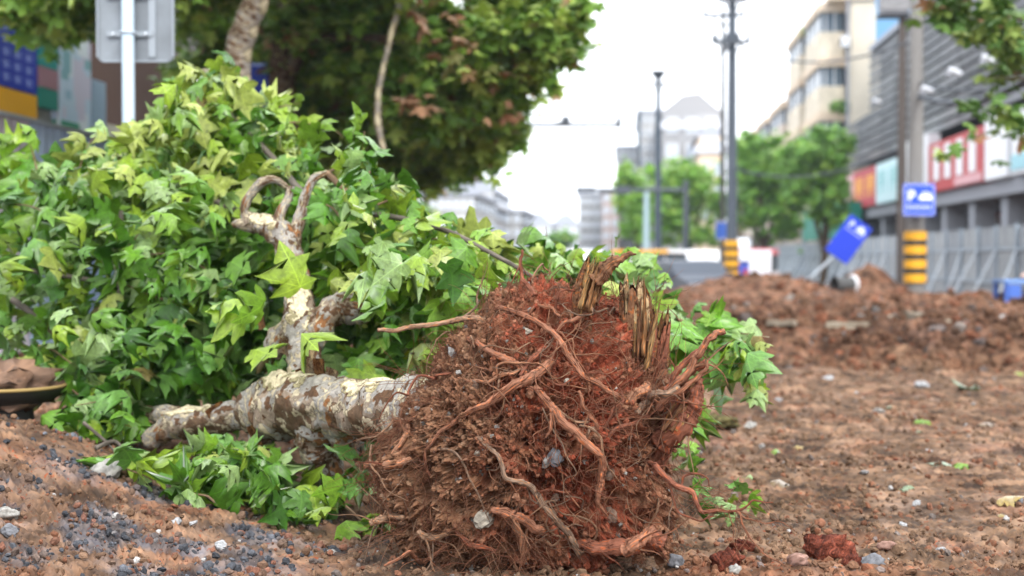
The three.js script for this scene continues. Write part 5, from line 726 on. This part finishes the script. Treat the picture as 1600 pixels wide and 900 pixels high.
  for (const [px, py, D, rx, ry, rz, n, w, size] of heaps) for (let i = 0; i < n * 0.86; i++) { let a = gauss(r) * 0.92, b = gauss(r) * 0.92; if (a * a + b * b > 2.1) { a *= 0.6; b *= 0.6; } if (py > 600) { a = clamp(a, -1, 1); b = clamp(b, -1, 0.9); } let d = D + gauss(r) * rz * 1.5; const X = px + a * rx * 1.08, Y = py + b * ry * 1.08; if (X > 372 && X < (Y > 450 && Y < 535 ? 595 : 505) && Y > 270 && Y < 575 && d < 6.35 && D > 5.6) d = 6.35 + 0.5 * r(); if (X > 465 && X < 590 && Y > 680 && Y < 752 && r() < 0.8) continue; if (X > 215 && X < 620 && Y > 592 && Y < 690 && d < 6.1) continue; if (Math.hypot((px + a * rx * 1.08 - 148) / 24, (py + b * ry * 1.08 - 425) / 52) < 1) continue; add(pt(px + a * rx * 1.08, py + b * ry * 1.08, d), pick(w), size * (0.42 + 0.58 * r())); }
  // leafy shoots that stick out of the heap: a twig with leaves to both sides
  for (const [px, py, D, dx, dy, n] of [[60, 270, 7, -0.3, 1, 4], [125, 262, 7.1, 0.3, 1, 5], [10, 300, 6.9, -0.5, 0.7, 8], [225, 255, 7.1, -0.1, 1, 4], [290, 190, 7.2, -0.4, 0.8, 5], [330, 150, 7.2, -0.1, 1, 5], [390, 185, 7.1, 0.6, 0.6, 6], [430, 200, 7, 0.9, 0.4, 9], [440, 250, 6.9, 1, -0.1, 8], [560, 295, 6.3, 0.1, 1, 6], [590, 320, 6.2, 0.9, 0.3, 5], [640, 370, 6, 0.8, -0.1, 5], [850, 415, 6.4, 0.1, 1, 4], [960, 440, 6.3, 0.8, 0.2, 4], [1080, 520, 6, 1, 0.1, 6], [1100, 545, 5.9, 1, -0.4, 6], [100, 350, 6.5, -0.4, 0.3, 9], [180, 420, 6.4, 0.4, 0.4, 9], [260, 470, 6.3, -0.5, 0.2, 9], [330, 430, 6.2, -0.6, 0.4, 9], [60, 540, 6.3, 0.6, 0.1, 9], [130, 620, 6.1, -0.8, 0.1, 8], [250, 640, 6, -0.7, 0.3, 8], [250, 760, 5.2, -1, -0.1, 6], [340, 790, 5.15, -0.7, -0.3, 6], [540, 790, 5.15, 0.4, -0.3, 6], [600, 470, 5.8, 0.5, 0.5, 8], [540, 350, 6.2, -0.4, 0.8, 8]]) {
    const p = pt(px, py, D), d = V(dx, dy, 0.25 * gauss(r)).normalize(), pts = [p.clone()], q = p.clone();
    for (let i = 0; i < n; i++) { d.add(V(gauss(r) * 0.25, gauss(r) * 0.25 - 0.05, gauss(r) * 0.25)).normalize(); q.addScaledVector(d, 0.045); q.y = Math.max(q.y, macroH(q.x, q.z) + 0.05); pts.push(q.clone()); const s = i % 2 ? 1 : -1, o = V(-d.y * s, d.x * s, gauss(r) * 0.5).multiplyScalar(0.045); add(q.clone().add(o), pick(py < 320 ? yel : norm), 0.15 - 0.008 * i + 0.03 * r()); }
    mesh('twig', tube(pts, [0.005, 0.0035, 0.0015], { sides: 5, seg: n * 2 }), twigBrown, tree);
  }
  // the large leaves in front of the upright bough
  for (const [px, py, D, tone, s] of [[470, 450, 5.4, 3, 0.2], [420, 468, 5.42, 2, 0.17], [470, 520, 5.35, 3, 0.19], [385, 465, 5.5, 3, 0.17], [385, 500, 5.5, 3, 0.16], [400, 545, 5.5, 3, 0.16], [630, 430, 5.7, 6, 0.17], [600, 415, 5.75, 3, 0.21], [590, 395, 5.8, 3, 0.2], [660, 500, 5.6, 2, 0.2], [690, 470, 5.6, 3, 0.18], [560, 560, 5.6, 1, 0.19]]) add(pt(px, py, D), tone, s);
  // the leaves that show largest are meshes of their own
  const seen = new Map(); for (const L of all) { const v = L.p.clone().project(camera), k = Math.round(v.x * 60) + ',' + Math.round(v.y * 34); if (!seen.has(k) || seen.get(k).p.z < L.p.z) seen.set(k, L); }
  const near = [...seen.values()].sort((a, b) => b.size / -b.p.z - a.size / -a.p.z).slice(0, 298), single = new Set(near);
  const rest = leafGeos.map(() => [[], []]);
  for (const L of all) {
    if (single.has(L)) { const m = mesh('leaf', leafGeos[L.v], leafMats[L.tone], tree, L.p); m.quaternion.copy(L.q); m.scale.setScalar(L.size); continue; }
    rest[L.v][0].push(new THREE.Matrix4().compose(L.p, L.q, V(L.size, L.size, L.size))); const k = 0.8 + 0.4 * r(); rest[L.v][1].push(col(...leafTones[L.tone]).multiplyScalar(k));
  }
  rest.forEach(([m, c], i) => instanced('foliage', leafGeos[i], i % 2 ? leafWhite : leafGloss, m, c, tree));
}
// ---------- single stones, clods, leaves and litter on the ground ----------
const stoneGeos = [11, 12, 13, 14].map((s) => rockGeo(3, s, 0.55, 1, 0.72, 0.85, 1.1)), clodGeos = [15, 16].map((s) => rockGeo(4, s, 0.7, 1, 0.7, 0.9, 1.8));
const stoneMats = { pale: std([0.52, 0.5, 0.46], 0.85, { map: grainMap }), grey: std([0.26, 0.26, 0.28], 0.85, { map: grainMap }), brown: std([0.32, 0.2, 0.13], 0.9, { map: soilMap }), red: std([0.36, 0.1, 0.06], 0.92, { map: soilMap, bumpMap: soilBump, bumpScale: 0.01 }), white: std([0.55, 0.55, 0.56], 0.8, { map: grainMap }), rose: std([0.5, 0.3, 0.24], 0.9, { map: grainMap }) };
[
  [165, 745, 0.06, 'pale', 'pale jagged stone on the left bank before the leaves', 1.1], [275, 822, 0.022, 'white', 'small white shard below the fallen leaves at left', 0.9], [300, 826, 0.02, 'white', 'smaller white flake beside the white shard', 0.5], [345, 862, 0.024, 'white', 'pale litter scrap low in the left foreground', 0.4],
  [552, 838, 0.045, 'rose', 'rosy stone lying left of the root ball', 0.8], [520, 866, 0.018, 'pale', 'round pale pebble left of the root ball', 0.9], [12, 808, 0.04, 'pale', 'cream stone at the left picture edge', 0.7], [15, 835, 0.03, 'grey', 'grey stone under the cream stone at left edge', 0.7],
  [1058, 884, 0.034, 'grey', 'pale grey angular stone at the foot of the root ball', 1.0], [1005, 886, 0.05, 'brown', 'brown clod at the foot of the root ball', 0.8], [975, 892, 0.035, 'brown', 'smaller brown clod left of the angular grey stone', 0.8], [950, 890, 0.03, 'brown', 'brown clod under the thick red root', 0.8], [1030, 876, 0.026, 'brown', 'small clod tucked against the angular grey stone', 0.8],
  [1148, 893, 0.022, 'pale', 'white pebble in the right foreground', 0.9], [1246, 884, 0.042, 'rose', 'flat rosy stone tipped on edge in right foreground', 0.7], [1358, 884, 0.05, 'grey', 'flat grey stone right of the red earth clod', 0.5], [1385, 862, 0.036, 'rose', 'broken brick piece right of the red earth clod', 0.7], [1330, 884, 0.035, 'red', 'small red lump below the large red earth clod', 0.7],
  [1588, 788, 0.03, 'grey', 'grey stone at the right edge beside a yellow leaf', 0.9], [1432, 790, 0.02, 'white', 'white chip in the middle of the bare ground', 0.6], [1412, 822, 0.018, 'white', 'white chip nearer the red clod', 0.7], [1266, 841, 0.018, 'white', 'white chip behind the red earth clod', 0.5], [1232, 833, 0.02, 'red', 'orange red chip left of the white one', 0.6],
  [1400, 721, 0.02, 'red', 'bright orange red fragment on the bare ground', 0.5], [1455, 706, 0.03, 'white', 'white scrap on the bare ground beyond the orange fragment', 0.5], [1350, 743, 0.028, 'white', 'pale scrap right of the thin root tips', 0.4], [1440, 607, 0.06, 'white', 'white block far out on the bare ground', 0.7], [1370, 645, 0.06, 'pale', 'pale block on the bare ground beyond the root ball', 0.5], [1293, 592, 0.05, 'white', 'small white scrap before the bank', 0.5], [1213, 627, 0.05, 'white', 'white scrap right of the drooping leaves', 0.5], [1172, 668, 0.04, 'pale', 'pale chip right of the root ball', 0.5], [1470, 862, 0.02, 'white', 'white chip in the right foreground below the pale stones', 0.7],
].forEach(([px, py, s, m, l, flat], i) => { const p = onGround(px, py), o = tag(mesh(/white|pale/.test(m) && s < 0.03 ? 'stone_chip' : 'stone', stoneGeos[i % 4], stoneMats[m], null, V(p.x, p.y + s * flat * 0.35, p.z)), l, 'stone'); o.scale.set(s, s * flat, s * 0.9); o.rotation.set(0.4 * Math.sin(i * 3), i * 1.7, 0.4 * Math.cos(i * 5)); });
[[1295, 858, 0.085, 'large red earth clod fallen right of the root ball', 0], [1135, 872, 0.06, 'dark red crumbly clod between the roots and the red earth clod', 1], [1160, 850, 0.05, 'crumbled red clod under the thin root tips', 0], [1120, 655, 0.12, 'mossy olive clod behind the root ball at right', 1]].forEach(([px, py, s, l, k], i) => { const p = onGround(px, py + 14), o = tag(mesh('earth_clod', clodGeos[k], i === 3 ? std([0.22, 0.19, 0.08], 0.95, { map: soilMap }) : stoneMats.red, null, V(p.x, p.y + s * 0.25, p.z)), l, 'clod'); o.scale.set(s, s * (i === 3 ? 0.5 : 0.85), s * 0.8); o.rotation.y = i; });
// fallen leaves lying singly
const litter = { pale: leafMat([0.4, 0.52, 0.36], 0.6), green: leafMats[2], yellow: leafMat([0.62, 0.44, 0.14], 0.6), brown: leafMat([0.32, 0.2, 0.09], 0.7), lime: leafMats[3] };
[[1478, 730, 0.13, 'pale', 'pale green upturned leaf on the bare ground at right'], [1512, 732, 0.09, 'green', 'green leaf touching the pale upturned one'], [1560, 792, 0.1, 'yellow', 'yellow dry leaf at the right edge'], [1568, 806, 0.07, 'yellow', 'second yellow leaf below the first at right edge'], [1420, 766, 0.06, 'pale', 'small pale leaf scrap in the middle of the bare ground'], [1205, 755, 0.12, 'brown', 'browned leaf behind the long thin root'], [1180, 752, 0.11, 'green', 'green leaf behind the long thin root'], [1175, 795, 0.09, 'green', 'small green leaf under the thin root tips'], [1530, 665, 0.13, 'brown', 'curled brown leaf at the far right of the bare ground'], [1436, 676, 0.1, 'pale', 'pale leaf on the bare ground left of the curled brown one'], [1245, 700, 0.1, 'yellow', 'yellowish leaf beyond the brown leaf'], [1205, 709, 0.08, 'green', 'small green leaf beyond the thin roots'], [1528, 612, 0.2, 'pale', 'pale leaf far back at the right'], [1590, 585, 0.22, 'lime', 'lime leaves against the bank at the right edge'], [1110, 640, 0.12, 'brown', 'dull leaf on the mossy clod'], [1390, 640, 0.14, 'pale', 'pale leaf scrap far out beyond the root ball'], [1430, 660, 0.12, 'green', 'green leaf scrap far out on the bare ground']].forEach(([px, py, s, m, l], i) => { const p = onGround(px, py), o = tag(mesh('fallen_leaf', leafGeos[i % 8], litter[m], null, V(p.x, p.y + 0.02, p.z)), l, 'leaf'); o.scale.setScalar(s); o.rotation.set(-Math.PI / 2 + 0.35 * Math.sin(i * 2), 0.3 * Math.cos(i), i * 2.2); });
{ // shallow tub of earth at the left edge
  const p = pt(2, 614, 6.0), y = p.y - 0.05, g = thing('earth_tub', 'shallow black tub with yellowish rim heaped with earth at left edge', 'tub', V(p.x, y, p.z));
  const pr = [[0.001, 0], [0.16, 0], [0.24, 0.03], [0.27, 0.075], [0.262, 0.08], [0.23, 0.04], [0.15, 0.015], [0.001, 0.015]].map(([a, b]) => new THREE.Vector2(a, b)); mesh('bowl', new THREE.LatheGeometry(pr, 40), std([0.02, 0.018, 0.016], 0.6), g);
  mesh('rim', new THREE.TorusGeometry(0.268, 0.008, 8, 48).rotateX(Math.PI / 2).translate(0, 0.08, 0), std([0.26, 0.18, 0.07], 0.8), g);
  const hg = rockGeo(5, 30, 0.5, 0.235, 0.11, 0.235, 3); mesh('earth_heap', hg.translate(0, 0.08, 0), std([0.5, 0.3, 0.2], 0.95, { map: soilMap, bumpMap: soilBump, bumpScale: 0.01 }), g);
  mesh('foot', new THREE.CylinderGeometry(0.13, 0.14, Math.max(0.02, y - macroH(p.x, p.z)), 24).translate(0, -Math.max(0.02, y - macroH(p.x, p.z)) / 2, 0), std([0.03, 0.028, 0.026], 0.7), g);
}
renderer.render(scene, camera);
